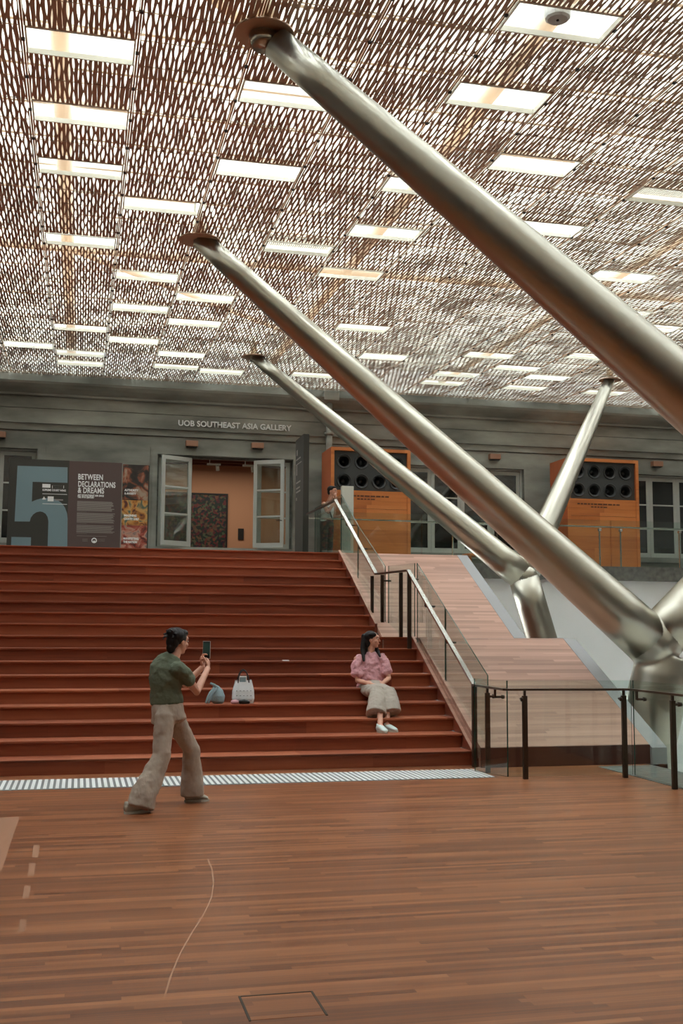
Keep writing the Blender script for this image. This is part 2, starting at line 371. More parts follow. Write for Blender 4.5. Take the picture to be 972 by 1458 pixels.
# wall lamps above the openings
for i, (x, z, w) in enumerate([(-1.84, 5.84, 'far left, above the window'), (2.38, 5.83, 'above the left leaf of the open entrance'), (3.90, 5.85, 'above the right leaf of the open entrance'), (9.75, 5.84, 'above the window between the cabinets'), (14.13, 5.84, 'above the window right of the right-hand speaker cabinet')]):
    t = thing('wall_fitting', 'terracotta box fitting on the grey wall, ' + w, 'wall fitting', (x, 24.95, z-.07), group='box fittings above the openings')
    bm = BM(); box(bm, x-.14, x+.14, 24.82, 24.97, z-.055, z+.075, bev=.008); obj('housing', bm, 'lamp_box', t)
    bm = BM(); box(bm, x-.12, x+.12, 24.84, 24.95, z-.07, z-.055); obj('lens', bm, 'black', t)
# lettering on the wall
t = thing('wall_lettering', 'white letters reading UOB SOUTHEAST ASIA GALLERY above the open entrance', 'sign', (2.05, 24.93, 6.25))
text('letters', 'UOB SOUTHEAST ASIA GALLERY', (2.06, 24.93, 6.255), .183, 'white_ink', t, sx=.985, off=.004, ext=.012)
# rainwater pipe and box
t = thing('rainwater_pipe', 'grey pipe with box running down the wall behind the left speaker cabinet', 'pipe', (5.58, 24.8, 3.0))
bm = BM(); cyl(bm, (5.58, 24.8, 3.0), (5.58, 24.8, 6.98), .075); obj('pipe', bm, 'stone', t, True)
bm = BM(); box(bm, 5.42, 5.78, 24.62, 24.97, 6.98, 7.2, bev=.01); obj('hopper', bm, 'stone', t)
bm = BM(); cyl(bm, (5.58, 24.8, 6.18), (5.58, 24.8, 6.24), .11); box(bm, 5.55, 5.61, 24.8, 24.97, 6.19, 6.23); obj('bracket', bm, 'stone', t)
# ------------------------------------------------------------------ ceiling screen
PX, PX0, PY, PY0 = 1.0, -.645, .2423, 9.415
KX, J0, J1 = range(-4, 19), -26, 64
openings = [(0, 1.90), (0, 2.19), (0, 2.485), (0, 3.045), (0, 4.035), (0, 4.47), (0, 4.68), (-1, 4.39), (1, 2.67), (1, 3.315), (1, 3.695), (1, 4.22),
            (2, 1.99), (2, 2.385), (2, 3.505), (2, 3.85), (2, 4.37), (2, 4.655), (3, 2.945), (3, 4.68), (4, 1.595), (4, 1.89), (4, 2.385), (4, 2.75), (4, 3.13),
            (5, 2.185), (5, 3.775), (5, 4.62), (6, 2.57), (6, 4.205), (7, 2.28), (8, 2.95), (8, 4.055), (8, 4.45), (8, 4.655), (9, 3.30), (9, 4.25), (10, 3.47),
            (10, 3.955), (10, 4.375), (10, 4.64), (12, 4.63)]
opn = sorted(set((k, round((u*4.955-PY0)/PY)) for k, u in openings))
cut = set((k, j) for k, j0 in opn for j in (j0, j0+1))
NC = 22; CW = (PX-.03)/NC; LP = .38
def lens_cut(cx, cy, hw, hl, lo, hi, tilt):
    """leaf-shaped hole, pointed at both ends, cut off square at the sheet's edges lo and hi"""
    a, b = max(-1, (lo-cy)/hl), min(1, (hi-cy)/hl)
    if b-a < .25: return None
    ts = [a+(b-a)*i/6 for i in range(7)]
    wd = lambda t: max(0, hw*(1-t*t))
    R_ = [(cx+wd(t)+tilt*t, cy+hl*t) for t in ts]; L_ = [(cx-wd(t)+tilt*t, cy+hl*t) for t in ts[::-1]]
    if wd(ts[0]) < 1e-5: L_ = L_[:-1]
    if wd(ts[-1]) < 1e-5: L_ = L_[1:]
    return R_+L_
verts, faces = [], []
for k in KX:
    x0 = PX0+k*PX; js = [j for kk, j in opn if kk == k]
    edges = [3.2]
    for j in sorted(js): edges += [PY0+j*PY, PY0+(j+2)*PY]
    edges.append(24.9)
    spans = []
    for a, b in zip(edges[::2], edges[1::2]):
        m_ = max(1, round((b-a)/1.45))
        spans += [(a+(b-a)*i/m_, a+(b-a)*(i+1)/m_) for i in range(m_)]
    ph = random.random()*LP
    cells = {}
    for ya, yb in spans:
        if yb-ya < .02: continue
        holes = []
        for c in range(NC):
            n0 = math.floor((ya-ph)/LP)-1
            for n_ in range(n0, n0+int((yb-ya)/LP)+4):
                cy = ph+(n_+.5*(c % 2))*LP
                if cy+LP/2 < ya or cy-LP/2 > yb: continue
                key = (c, n_)
                if key not in cells:
                    dn_ = noise.noise(V((x0*1.3+c*.05, cy*1.3, 3)))
                    hw = random.uniform(.0065, .0165)+.008*dn_
                    if random.random() < .14-.3*dn_: hw *= .35
                    cells[key] = (x0+.015+(c+.5)*CW+random.uniform(-.003, .003), cy+random.uniform(-.012, .012), hw, LP*random.uniform(.44, .488), random.uniform(-.006, .006))
                cx, cyy, hw, hl, ti = cells[key]
                h = lens_cut(cx, cyy, hw, hl, ya+.0015, yb-.0015, ti)
                if h: holes.append(h)
        vs = [V((x0+.014, ya)), V((x0+PX-.014, ya)), V((x0+PX-.014, yb)), V((x0+.014, yb))]; fs = []
        for h in holes:
            b0 = len(vs); vs += [V((min(max(x, x0+.018), x0+PX-.018), y)) for x, y in h]; fs.append(list(range(b0, b0+len(h))))
        co, ed, fa, ov, oe, of = geometry.delaunay_2d_cdt(vs, [], [[0, 1, 2, 3]]+fs, 0, 1e-6)
        b0 = len(verts); verts += [(q.x, q.y, cz(q.y)) for q in co]
        faces += [tuple(b0+i for i in f) for f, s_ in zip(fa, of) if not any(q > 0 for q in s_)]
# behind the viewer the unseen screen, strips widened to shade the foreground
for k in KX:
    x0 = PX0+k*PX
    for s in range(8):
        b0 = len(verts); a = x0+.012+s*.124
        for x, y in ((a, -8), (a+.112, -8), (a+.112, 3.2), (a, 3.2)): verts.append((x, y, cz(y)))
        faces.append((b0, b0+1, b0+2, b0+3))
me = bpy.data.meshes.new('ceiling'); me.from_pydata(verts, [], faces)
o = link('ceiling', me, 'screen'); o['kind'] = 'structure'
# solid margins where the screen meets the side walls
bm = BM()
for x0, x1 in ((-9, PX0-4*PX), (PX0+19*PX, 19.0)):
    quad(bm, [(x0, -8, cz(-8)), (x1, -8, cz(-8)), (x1, 25, cz(25)), (x0, 25, cz(25))])
quad(bm, [(-9, 24.9, cz(24.9)), (19, 24.9, cz(24.9)), (19, 25.5, cz(25.5)), (-9, 25.5, cz(25.5))])
struct('ceiling_margin', bm, 'screen')
bm = BM()
for k in list(KX)+[19]:
    x = PX0+k*PX
    bar(bm, (x, -8, cz(-8)+.012), (x, 24.9, cz(24.9)+.012), .018, .02, mi=1)
    for j in range(J0, J1, 3):
        y = PY0+j*PY; bar(bm, (x, y-.016, cz(y)-.004), (x, y+.016, cz(y)-.004), .03, .02, mi=2)
for k in KX:
    x = PX0+k*PX
    for j in range(J0, J1+2, 2):
        if (k, j) in cut and (k, j-1) in cut: continue
        y = PY0+j*PY; bar(bm, (x+.02, y, cz(y)-.004), (x+PX-.02, y, cz(y)-.004), .007, .007)
struct('trim_3', bm, ['rail_light', 'screen', 'rail_dark'])
# opening frames
ordn = ['first', 'second', 'third', 'fourth', 'fifth', 'sixth', 'seventh', 'eighth']
cols = {}
for k, j in opn: cols.setdefault(k, []).append(j)
colname = {k: ['leftmost', 'second', 'third', 'fourth', 'fifth', 'sixth', 'seventh', 'eighth', 'ninth', 'tenth', 'eleventh', 'twelfth', '', 'thirteenth'][k+1] for k in range(-1, 13)}
for k in sorted(cols):
    for n_, j in enumerate(sorted(cols[k])):
        x0, x1, y0, y1 = PX0+k*PX+.02, PX0+(k+1)*PX-.02, PY0+j*PY+.005, PY0+(j+2)*PY-.005
        z = cz((y0+y1)/2); h = .05
        nn = 'the only one' if len(cols[k]) == 1 else ordn[n_]+' from the near end'
        t = thing('skylight_opening', 'white-rimmed skylight opening, %s, in the %s panel column%s' % (nn, colname[k], '' if k < 0 else ' from left'), 'skylight', (x0, y0, z), group='openings in the ceiling screen')
        bm = BM(); tt = .014
        for a in ((x0, x1, y0, y0+tt), (x0, x1, y1-tt, y1), (x0, x0+tt, y0+tt, y1-tt), (x1-tt, x1, y0+tt, y1-tt)):
            vs = box(bm, a[0], a[1], a[2], a[3], 0, h)
            for v in vs: v.co.z += cz(v.co.y)-.012
        obj('rim', bm, 'white_metal', t)
        if (k, j) in ((3, sorted(cols.get(3))[0]), (7, cols[7][0])):
            bm = BM()
            for q in range(1, 33): x = x0+(x1-x0)*q/33; bar(bm, (x, y0, z+.1), (x, y1, z+.1), .008, .004)
            for q in range(1, 17): y = y0+(y1-y0)*q/17; bar(bm, (x0, y, z+.1), (x1, y, z+.1), .008, .004)
            obj('wire_mesh', bm, 'white_metal', t)
# roof structure above the screen
bm = BM()
for x in (-.35, 4.05, 8.4, 12.8, -4.6, 17.2): cyl(bm, (x, -7.9, cz(-8)+.42), (x, 24.9, cz(25)+.42), .10, n=20)
for y in (7.9, 16.85): cyl(bm, (-8.9, y, cz(y)+.42), (18.9, y, cz(y)+.42), .09, n=20)
struct('trim_4', bm, 'roof_tube', True)
bm = BM()
for x, y in ((-.35, 7.9), (4.05, 12.25), (8.4, 7.9), (-.35, 16.85), (8.4, 16.85)):
    cyl(bm, (x, y, cz(y)+.42), (x+4.35, y+4.4, cz(y+4.4)+.42), .07, n=16)
struct('trim_5', bm, 'roof_tube', True)
# white roof beams, made deep and close-set to block the low sky
bm = BM()
for k in range(37): y = -7.6+k*.9; bar(bm, (-8.9, y, cz(y)+1.05), (18.9, y, cz(y)+1.05), .05, .95)
struct('trim_6', bm, 'roof_beam')
bm = BM()
for k in range(14): x = -8.5+k*2.1; bar(bm, (x, -8, cz(-8)+1.58), (x, 25, cz(25)+1.58), .06, .12)
struct('trim_7', bm, 'white_metal')
bm = BM()
for x in (-9, 19): bar(bm, (x, -8, 7.9), (x, 29, 8.4), .3, 3)
bar(bm, (-9, 25.35, 8.6), (19, 25.35, 8.6), .3, 2.6); bar(bm, (-9, -8, 7.9), (19, -8, 7.9), .3, 3)
struct('trim_8', bm, 'white_wall')
# hanging white drum in the near right opening
dx, dy = PX0+4*PX+.47, 1.595*4.955+.30
t = thing('ceiling_drum', 'white fluted drum fitting hanging in the near right skylight opening', 'ceiling fitting', (dx, dy, cz(dy)-.02))
bm = BM(); zt = cz(dy)
n = 20; lo = []
for z, r in ((zt+.02, .085), (zt+.035, .105), (zt+.06, .11), (zt+.29, .118)):
    lo.append([bm.verts.new((dx+r*(1+.025*(k % 2))*math.cos(2*math.pi*k/n), dy+r*(1+.025*(k % 2))*math.sin(2*math.pi*k/n), z)) for k in range(n)])
for a, b in zip(lo, lo[1:]):
    for k in range(n): bm.faces.new((a[k], a[(k+1) % n], b[(k+1) % n], b[k]))
bm.faces.new(lo[0][::-1]); bm.faces.new(lo[-1]); obj('drum', bm, 'drum', t)
bm = BM(); cyl(bm, (dx, dy, zt+.29), (dx, dy, zt+.66), .03); obj('stem', bm, 'white_metal', t, True)
bm = BM(); cyl(bm, (dx, dy, zt+.012), (dx, dy, zt+.022), .012, n=12); obj('port', bm, 'black', t)
# ------------------------------------------------------------------ tree columns
def top(x, y): 
    d = ray(x, y); s = (6.555-1.6)/(d.z-.0286*d.y); return CAM+d*s
def tubeline(bm, a, b, r0, r1, n=48, seg=12):
    a, b = V(a), V(b)
    loft(bm, [(a.lerp(b, i/seg), r0+(r1-r0)*i/seg, r0+(r1-r0)*i/seg) for i in range(seg+1)], ref=(.2, .1, 1), n=n, dome=0)
def stub(t, P, d, r):
    """neck and flange where a branch meets the screen"""
    bm = BM(); cyl(bm, P-V((0, 0, .12)), (P.x, P.y, cz(P.y)+.6), r*.62, n=28); obj('neck', bm, 'pipe', t, True)
    bm = BM(); cyl(bm, (P.x, P.y, cz(P.y)-.03), (P.x, P.y, cz(P.y)-.012), r*2.1, n=36); obj('flange', bm, 'screen', t)
# B : far column with two branches
JB = at(745, 822, 19.4)
t = thing('tree_column', 'far pale metal column behind the ramp, forking into a long left branch and a short right branch', 'column', (JB.x+.3, JB.y, -4), group='branching metal columns')
T3, T4 = top(361, 507), top(868, 540)
bm = BM(); tubeline(bm, T3-(T3-JB)*.004, JB, .115, .285); obj('branch', bm, 'pipe', t, True); stub(t, T3, 0, .115)
bm = BM(); tubeline(bm, T4-(T4-JB)*.004, JB, .115, .275); obj('branch', bm, 'pipe', t, True); stub(t, T4, 0, .115)
q = at(768, 900, 19.4); q = JB+(q-JB)*((JB.z+4)/(JB.z-q.z))
bm = BM(); tubeline(bm, JB, q, .285, .30); ball(bm, JB, .286, .286, .286, seg=40, rings=24); obj('trunk', bm, 'pipe', t, True)
# A : middle column
JA = at(930, 918, 14.0)
t = thing('tree_column', 'middle pale metal column beside the ramp, thick trunk behind the glass balustrade', 'column', (JA.x-.3, JA.y, -4), group='branching metal columns')
T2 = top(284, 340)
bm = BM(); tubeline(bm, T2, JA, .138, .36); obj('branch', bm, 'pipe', t, True); stub(t, T2, 0, .135)
rt = at(1135, 690, 14.2); rt = JA+(rt-JA)*1.9
bm = BM(); tubeline(bm, JA, rt, .355, .18); obj('branch', bm, 'pipe', t, True)
q = at(916, 1090, 14.0); q = JA+(q-JA)*((JA.z+4)/(JA.z-q.z))
mid = at(927, 1015, 14.0); q = mid+(at(917, 1090, 14.0)-mid)*((mid.z+4)/(mid.z-at(917, 1090, 14.0).z))
tk = [(at(944, 935, 14.0), .355), (at(941, 962, 14.0), .40), (mid+V((.02, 0, .0)), .40), (at(917, 1090, 14.0), .355), (mid.lerp(q, .5), .28), (q, .26)]
bm = BM(); loft(bm, [(p, r, r) for p, r in tk], ref=(1, 0, 0), n=48, dome=0)
d2 = (T2-JA).normalized(); d3 = (rt-JA).normalized()
cyl(bm, JA-d2*.05, JA+d2*.6, .37, .32, n=48); cyl(bm, JA-d3*.05, JA+d3*.6, .37, .31, n=48); ball(bm, JA, .365, .365, .365, seg=40, rings=24)
o = remesh(obj('trunk', bm, 'pipe', t), .022, 8)
# C : nearest column, its trunk out of the frame to the right
T1 = top(376, 44)
JC = at(1345, 876, 7.3)
t = thing('tree_column', 'nearest metal pipe branch, crossing the ceiling from its round flange to the right edge', 'column', (JC.x-.2, JC.y, -4), group='branching metal columns')
bm = BM(); tubeline(bm, T1+(JC-T1)*.02-V((0, 0, .02)), JC, .14, .33); obj('branch', bm, 'pipe', t, True)
bm = BM(); cyl(bm, T1+V((0, 0, -.16)), T1+V((0, 0, -.05)), .10, .135, n=36); cyl(bm, T1+V((0, 0, -.05)), T1+V((0, 0, .6)), .12, n=36); obj('neck', bm, 'pipe', t, True)
bm = BM(); cyl(bm, (T1.x, T1.y, cz(T1.y)-.035), (T1.x, T1.y, cz(T1.y)-.015), .26, n=44); obj('flange', bm, 'screen', t)
bm = BM(); tubeline(bm, JC, (JC.x-.25, JC.y, -4), .36, .27); ball(bm, JC, .362, .362, .362, seg=40, rings=24); obj('trunk', bm, 'pipe', t, True)
bm = BM(); tubeline(bm, JC, JC+V((4.2, 1.2, 4.2)), .33, .17); obj('branch', bm, 'pipe', t, True)
# ------------------------------------------------------------------ staircase
D0, TR, RS = 12.672, .4024, .168
def xr(k):      # right end of step k
    Y = D0+TR*(k-1)
    return 4.63+.068*(Y-D0) if k <= 8 else (4.86 if k == 9 else 4.40+.055*(Y-16.3))
t = thing('staircase', 'broad red-brown timber stair of eighteen steps rising to the gallery deck', 'staircase', (-2, D0, 0))
for k in range(1, 19):
    Y = D0+TR*(k-1); z = RS*k
    yb = Y+TR+.058 if k < 18 else 19.95
    bm = BM(); box(bm, -8.6, xr(k)+.012, Y, yb, z-.026, z, bev=.004); obj('tread', bm, 'tread', t)
    bm = BM(); box(bm, -8.6, xr(k)+.02, Y+.035, Y+.06, z-RS, z-.026); obj('riser', bm, 'riser', t)
def slope_curb(bm, pts, x_of, w, h, mi=0):
    for (ya, za), (yb, zb) in zip(pts, pts[1:]):
        xa, xb = x_of(ya), x_of(yb)
        vs = [bm.verts.new(p) for p in ((xa, ya, za-h), (xa+w, ya, za-h), (xa+w, ya, za), (xa, ya, za), (xb, yb, zb-h), (xb+w, yb, zb-h), (xb+w, yb, zb), (xb, yb, zb))]
        for f in ((0, 3, 2, 1), (4, 5, 6, 7), (0, 1, 5, 4), (1, 2, 6, 5), (2, 3, 7, 6), (3, 0, 4, 7)): bm.faces.new([vs[i] for i in f]).material_index = mi
low = lambda Y: 4.635+.068*(Y-D0)
upp = lambda Y: 4.405+.055*(Y-16.3)
bm = BM(); slope_curb(bm, [(12.50, .10), (15.92, 1.56)], low, .035, .5); obj('stringer', bm, 'riser_side', t)
bm = BM(); slope_curb(bm, [(12.50, .112), (15.92, 1.572)], low, .04, .012); obj('stringer_cap', bm, 'ramp_side', t)
bm = BM(); slope_curb(bm, [(16.28, 1.712), (19.52, 3.072)], upp, .04, .012); obj('stringer_cap', bm, 'ramp_side', t)
bm = BM(); slope_curb(bm, [(16.28, 1.70), (19.52, 3.06)], upp, .035, .5); obj('stringer', bm, 'riser_side', t)
# ------------------------------------------------------------------ ramp
t = thing('ramp', 'pale timber ramp with a flat break halfway, beside the stair behind glass', 'ramp', (5.7, 12.5, 0))
lowr = lambda Y: 6.86+.095*(Y-12.45)        # right edge of the timber, lower flight (the flights splay slightly)
uppr = lambda Y: 6.53+.085*(Y-15.85)
def deck(name, a, b, l, r, m, th=.06):
    """sloping slab between depths a and b, left and right edges given by functions"""
    bm = BM(); (ya, za), (yb, zb) = a, b
    T = [bm.verts.new(p) for p in ((l(ya), ya, za), (r(ya), ya, za), (r(yb), yb, zb), (l(yb), yb, zb))]
    B = [bm.verts.new((v.co.x, v.co.y, v.co.z-th)) for v in T]
    bm.faces.new(T); bm.faces.new(B[::-1])
    for i in range(4): bm.faces.new((T[i], B[i], B[(i+1) % 4], T[(i+1) % 4]))
    return obj(name, bm, m, t)
RP = [(12.45, .235), (15.5, 1.50), (15.95, 1.50), (19.4, 3.015)]
ll = lambda Y: low(Y)+.045; ul = lambda Y: upp(Y)+.045
deck('lower_slope', RP[0], RP[1], ll, lowr, 'ramp'); deck('landing', RP[1], RP[2], lambda Y: 4.93, lambda Y: 7.15, 'ramp', .08); deck('upper_slope', RP[2], RP[3], ul, uppr, 'ramp')
bm = BM(); box(bm, 4.62, 7.08, 19.4, 19.95, 2.96, 3.015); obj('top_landing', bm, 'ramp', t)
deck('side_strip', (12.36, .20), (15.5, 1.505), lowr, lambda Y: lowr(Y)+.2, 'strip', .5)
deck('side_strip', (15.5, 1.505), (15.95, 1.505), lambda Y: 7.15, lambda Y: 7.35, 'strip', .5)
deck('side_strip', (15.95, 1.505), (19.4, 3.02), uppr, lambda Y: uppr(Y)+.2, 'strip', .5)
deck('side_cladding', (12.45, .17), (15.5, 1.43), lambda Y: ll(Y)-.006, lambda Y: ll(Y)+.01, 'ramp_side', .25)
deck('side_cladding', (15.9, 1.46), (19.4, 2.96), lambda Y: ul(Y)-.006, lambda Y: ul(Y)+.01, 'ramp_side', .6)
bm = BM(); box(bm, 4.90, 7.15, 16.0, 16.04, .8, 1.47); obj('back_cladding', bm, 'ramp_side', t)
bm = BM(); box(bm, ll(12.45), lowr(12.45), 12.42, 12.46, 0, .23); obj('front_riser', bm, 'dark_wood', t)
bm = BM(); box(bm, lowr(12.45), lowr(12.45)+.2, 12.36, 12.5, -.3, .0); obj('footing', bm, 'strip', t)
# ------------------------------------------------------------------ balustrades
def gpanel(name, pts, th, parent, offset=(1, 0, 0)):
    """glass sheet through 3-D corner points, thickened along offset"""
    bm = BM(); n = V(offset).normalized()*th; a = [bm.verts.new(V(p)) for p in pts]; b = [bm.verts.new(V(p)+n) for p in pts]
    bm.faces.new(a); bm.faces.new(b[::-1]); k = len(pts)
    for i in range(k): bm.faces.new((a[i], b[i], b[(i+1) % k], a[(i+1) % k])).material_index = 1
    return obj(name, bm, ['glass', 'glass_edge'], parent)
t = thing('stair_balustrade', 'glass balustrade with steel handrail down the right side of the stair', 'balustrade', (4.5, 12.5, 0))
P0, P1, P2, P3 = V((4.48, 19.35, 3.97)), V((4.52, 16.65, 2.49)), V((4.70, 15.5, 2.49)), V((4.61, 12.5, .965))
PT = V((4.48, 21.9, 3.97))
for a, b, m_ in ((P0, P1, 'rail_steel'), (P1, P2, 'bronze_rail'), (P2, P3, 'rail_steel'), (PT, P0, 'bronze_rail')):
    bm = BM(); bar(bm, a, b, .055, .028); obj('handrail', bm, m_, t)
gx = .12
# glass sheets (upper slope in two, landing, lower slope in two, top run)
def gl(a, b, za, zb, ta, tb, nm='glass_panel'):
    return gpanel(nm, [(a[0], a[1], za), (b[0], b[1], zb), (b[0], b[1], tb), (a[0], a[1], ta)], .014, t)
g0, g1, g2, g3, gt = (4.62, 19.5), (4.62, 16.5), (4.86, 15.6), (4.745, 12.42), (4.61, 21.77)
zc_ = lambda Y: 3.06 - (19.52-Y)*.42
zl_ = lambda Y: .10 + (Y-12.5)*.427
def mix(a, b, f): return (a[0]+(b[0]-a[0])*f, a[1]+(b[1]-a[1])*f)
m1 = mix(g0, g1, .42)
gl(g0, m1, zc_(g0[1])-.1, zc_(m1[1])-.1, 4.10, 4.10-(g0[1]-m1[1])*.55*.99)
m1b = mix(g0, g1, .43)
gl(m1b, g1, zc_(m1b[1])-.1, zc_(g1[1])-.1, 4.10-(g0[1]-m1b[1])*.5445, 2.61)
gl((4.66, 16.45), (4.84, 15.65), 1.52, 1.52, 2.61, 2.61)
m2 = mix(g2, g3, .45); m2b = mix(g2, g3, .46)
gl(g2, m2, zl_(g2[1])-.1, zl_(m2[1])-.1, 2.61, 2.61-1.53*.45)
gl(m2b, g3, zl_(m2b[1])-.1, zl_(g3[1])-.02, 2.61-1.53*.46, 1.08)
gl(gt, g0, 3.0, 3.0, 4.09, 4.09)
def post(p, z0, z1, w=.05, d=.03, parent=None, name='post'):
    bm = BM(); box(bm, p[0]-d/2, p[0]+d/2, p[1]-w/2, p[1]+w/2, z0, z1, bev=.003); return obj(name, bm, 'bronze', parent or t)
post((4.51, 16.85), 1.70, 2.47, d=.045); post((4.58, 16.5), 1.51, 2.47, d=.05); post((4.66, 15.75), 1.51, 2.47, d=.05); post((4.70, 15.45), 1.345, 2.47, d=.055)
post((4.61, 12.5), 0, .95, d=.055); 
for f in (.3, .62):
    for a, b, lo_ in ((P0, P1, 0), (P2, P3, 0)):
        p = a.lerp(b, f); bm = BM(); cyl(bm, p-V((0, 0, .015)), p-V((0, 0, .09)), .012, n=12); cyl(bm, p-V((0, 0, .09)), p+V((gx+.02, 0, -.09)), .014, n=12); obj('bracket', bm, 'bronze', t, True)
for p, q_ in (((4.10+.48, 16.5), 2.38), ((4.70, 15.45), 2.36)):
    bm = BM(); cyl(bm, (p[0], p[1], q_), (p[0]+.14, p[1], q_), .014, n=12); obj('bracket', bm, 'bronze', t, True)
# floor balustrade
t = thing('floor_balustrade', 'bronze-posted glass balustrade standing on the floor round the foot of the ramp', 'balustrade', (5.5, 11.4, 0))
A0, A1, A2, A3, A4 = V((4.70, 12.02, 0)), V((4.66, 11.53, 0)), V((6.10, 11.40, 0)), V((6.08, 9.2, 0)), V((4.55, 11.8, 0))
def gp(a, b, off): gpanel('glass_panel', [(a.x, a.y, .012), (b.x, b.y, .012), (b.x, b.y, 1.06), (a.x, a.y, 1.06)], .014, t, off)
gp(V((4.46, 12.1, 0)), V((4.63, 11.53, 0)), (1, .3, 0)); gp(V((4.645, 11.53, 0)), V((6.09, 11.42, 0)), (0, 1, 0)); gp(V((6.10, 11.41, 0)), V((6.07, 9.0, 0)), (1, 0, 0))
R = [V((4.60, 12.5, .965)), V((4.58, 11.44, .965)), V((6.02, 11.30, .965)), V((5.99, 9.0, .965))]
for a, b in zip(R, R[1:]):
    bm = BM(); bar(bm, a, b, .055, .024); obj('handrail', bm, 'bronze_rail', t)
for p in ((4.585, 12.0), (4.79, 11.40), (5.925, 11.29), (6.0, 10.38), (6.0, 9.2)):
    bm = BM(); box(bm, p[0]-.026, p[0]+.026, p[1]-.02, p[1]+.02, 0, .90, bev=.003); box(bm, p[0]-.012, p[0]+.012, p[1]-.012, p[1]+.012, .90, .955); po = obj('post', bm, 'bronze', t)
    bm = BM(); s = 1 if p[0] > 5.95 or p[0] < 4.7 else 0
    if s: cyl(bm, (p[0], p[1], .86), (p[0]+.10, p[1], .86), .014, n=14); cyl(bm, (p[0]+.06, p[1], .86), (p[0]+.10, p[1], .86), .024, n=14)
    else: cyl(bm, (p[0], p[1], .86), (p[0]-.0, p[1]+.11, .86), .014, n=14); cyl(bm, (p[0]-.045, p[1]-.0, .86), (p[0]-.02, p[1]-.0, .86), .022, n=14)
    obj('glass_clamp', bm, 'bronze', po, True)
for p in ((4.60, 11.8), (6.01, 11.15)):
    bm = BM(); bar(bm, (p[0], p[1], .955), (p[0], p[1], .86), .022, .022, up=(0, 1, 0)); cyl(bm, (p[0], p[1], .865), (p[0]+.11, p[1], .865), .013, n=12); cyl(bm, (p[0]+.08, p[1], .865), (p[0]+.11, p[1], .865), .022, n=12)
    obj('bracket', bm, 'bronze', t)
# gallery balustrade
t = thing('gallery_balustrade', 'clear glass balustrade with thin steel rail along the upper gallery edge', 'balustrade', (10, 21.8, 3.02))
gxs = [4.66, 6.9, 9.3, 11.22, 13.1, 15.0, 16.9]
for a, b in zip(gxs, gxs[1:]):
    gpanel('glass_panel', [(a+.01, 21.80, 3.02 if a > 6.8 else 3.0), (b-.01, 21.80, 3.02 if a > 6.8 else 3.0), (b-.01, 21.80, 4.03), (a+.01, 21.80, 4.03)], .014, t, (0, 1, 0))
bm = BM(); bar(bm, (4.5, 21.88, 3.89), (16.9, 21.88, 3.89), .045, .03); obj('handrail', bm, 'rail_steel', t)
for x in (7.6, 8.6, 10.97, 11.47, 12.9, 13.4, 15.3):
    bm = BM(); bar(bm, (x, 21.84, 3.02), (x, 21.84, 3.85), .022, .035, up=(0, 1, 0)); box(bm, x-.03, x+.03, 21.79, 21.87, 3.79, 3.85, bev=.01); obj('post', bm, 'rail_steel', t)
# ------------------------------------------------------------------ tactile strip
t = thing('tactile_strip', 'strip of white warning bars inlaid across the floor before the bottom step', 'floor strip', (0, 12, 0.001))
bm = BM(); box(bm, -2.25, 4.52, 11.58, 12.32, 0.0005, .003); obj('base', bm, 'tact_base', t)
bmb = BM(); box(bmb, -.017, .017, 11.6, 12.3, .003, .009, bev=.002)
meb = None
for i in range(100):
    x = 4.49-.0605*i
    if meb is None:
        bmb.transform(pworld(t).inverted()); meb = bpy.data.meshes.new('bar'); bmb.to_mesh(meb); bmb.free(); meb.materials.append(M['tact_bar'])
    o = bpy.data.objects.new('bar', meb); C.objects.link(o); o.parent = t; o.location = (x, 0, 0)
# floor hatch
t = thing('floor_hatch', 'small square timber access hatch with thin metal edge in the foreground floor', 'hatch', (.9, 4.8, 0))
bm = BM(); box(bm, .74, 1.05, 4.67, 4.965, 0.0, .0012); obj('lid', bm, 'floor', t)
bm = BM()
for a in ((.728, .738, 4.66, 4.975), (1.052, 1.062, 4.66, 4.975), (.738, 1.052, 4.968, 4.976)): box(bm, a[0], a[1], a[2], a[3], 0, .0022)
obj('edge_trim', bm, 'hatch_metal', t)
# long scuff on the floor
bm = BM(); pts = [(296, 1224), (302, 1238), (304, 1258), (301, 1278), (290, 1302), (272, 1330), (255, 1360), (243, 1390), (234, 1420)]
fl = []
for x, y in pts:
    d = ray(x, y); p = CAM+d*(-1.6/d.z); fl.append(V((p.x, p.y, .0008)))
for a, b in zip(fl, fl[1:]):
    s = V((.004, 0, 0)); quad(bm, [a-s, a+s, b+s, b-s])
struct('trim_9', bm, mat('scuff', (178, 136, 108), .7))
def on_floor(x, y, z=.0007):
    d = ray(x, y); p = CAM+d*(-1.6/d.z); return V((p.x, p.y, z))
bm = BM(); quad(bm, [on_floor(*p) for p in ((-40, 1244), (2, 1240), (28, 1163), (-40, 1166))])
for x, y in ((51, 1212), (45, 1238), (38, 1270), (32, 1318)): quad(bm, [on_floor(*p) for p in ((x-6, y+9), (x+3, y+9), (x+6, y-9), (x-3, y-9))])
struct('trim_10', bm, mat('faded_tape', (158, 112, 84), .5))
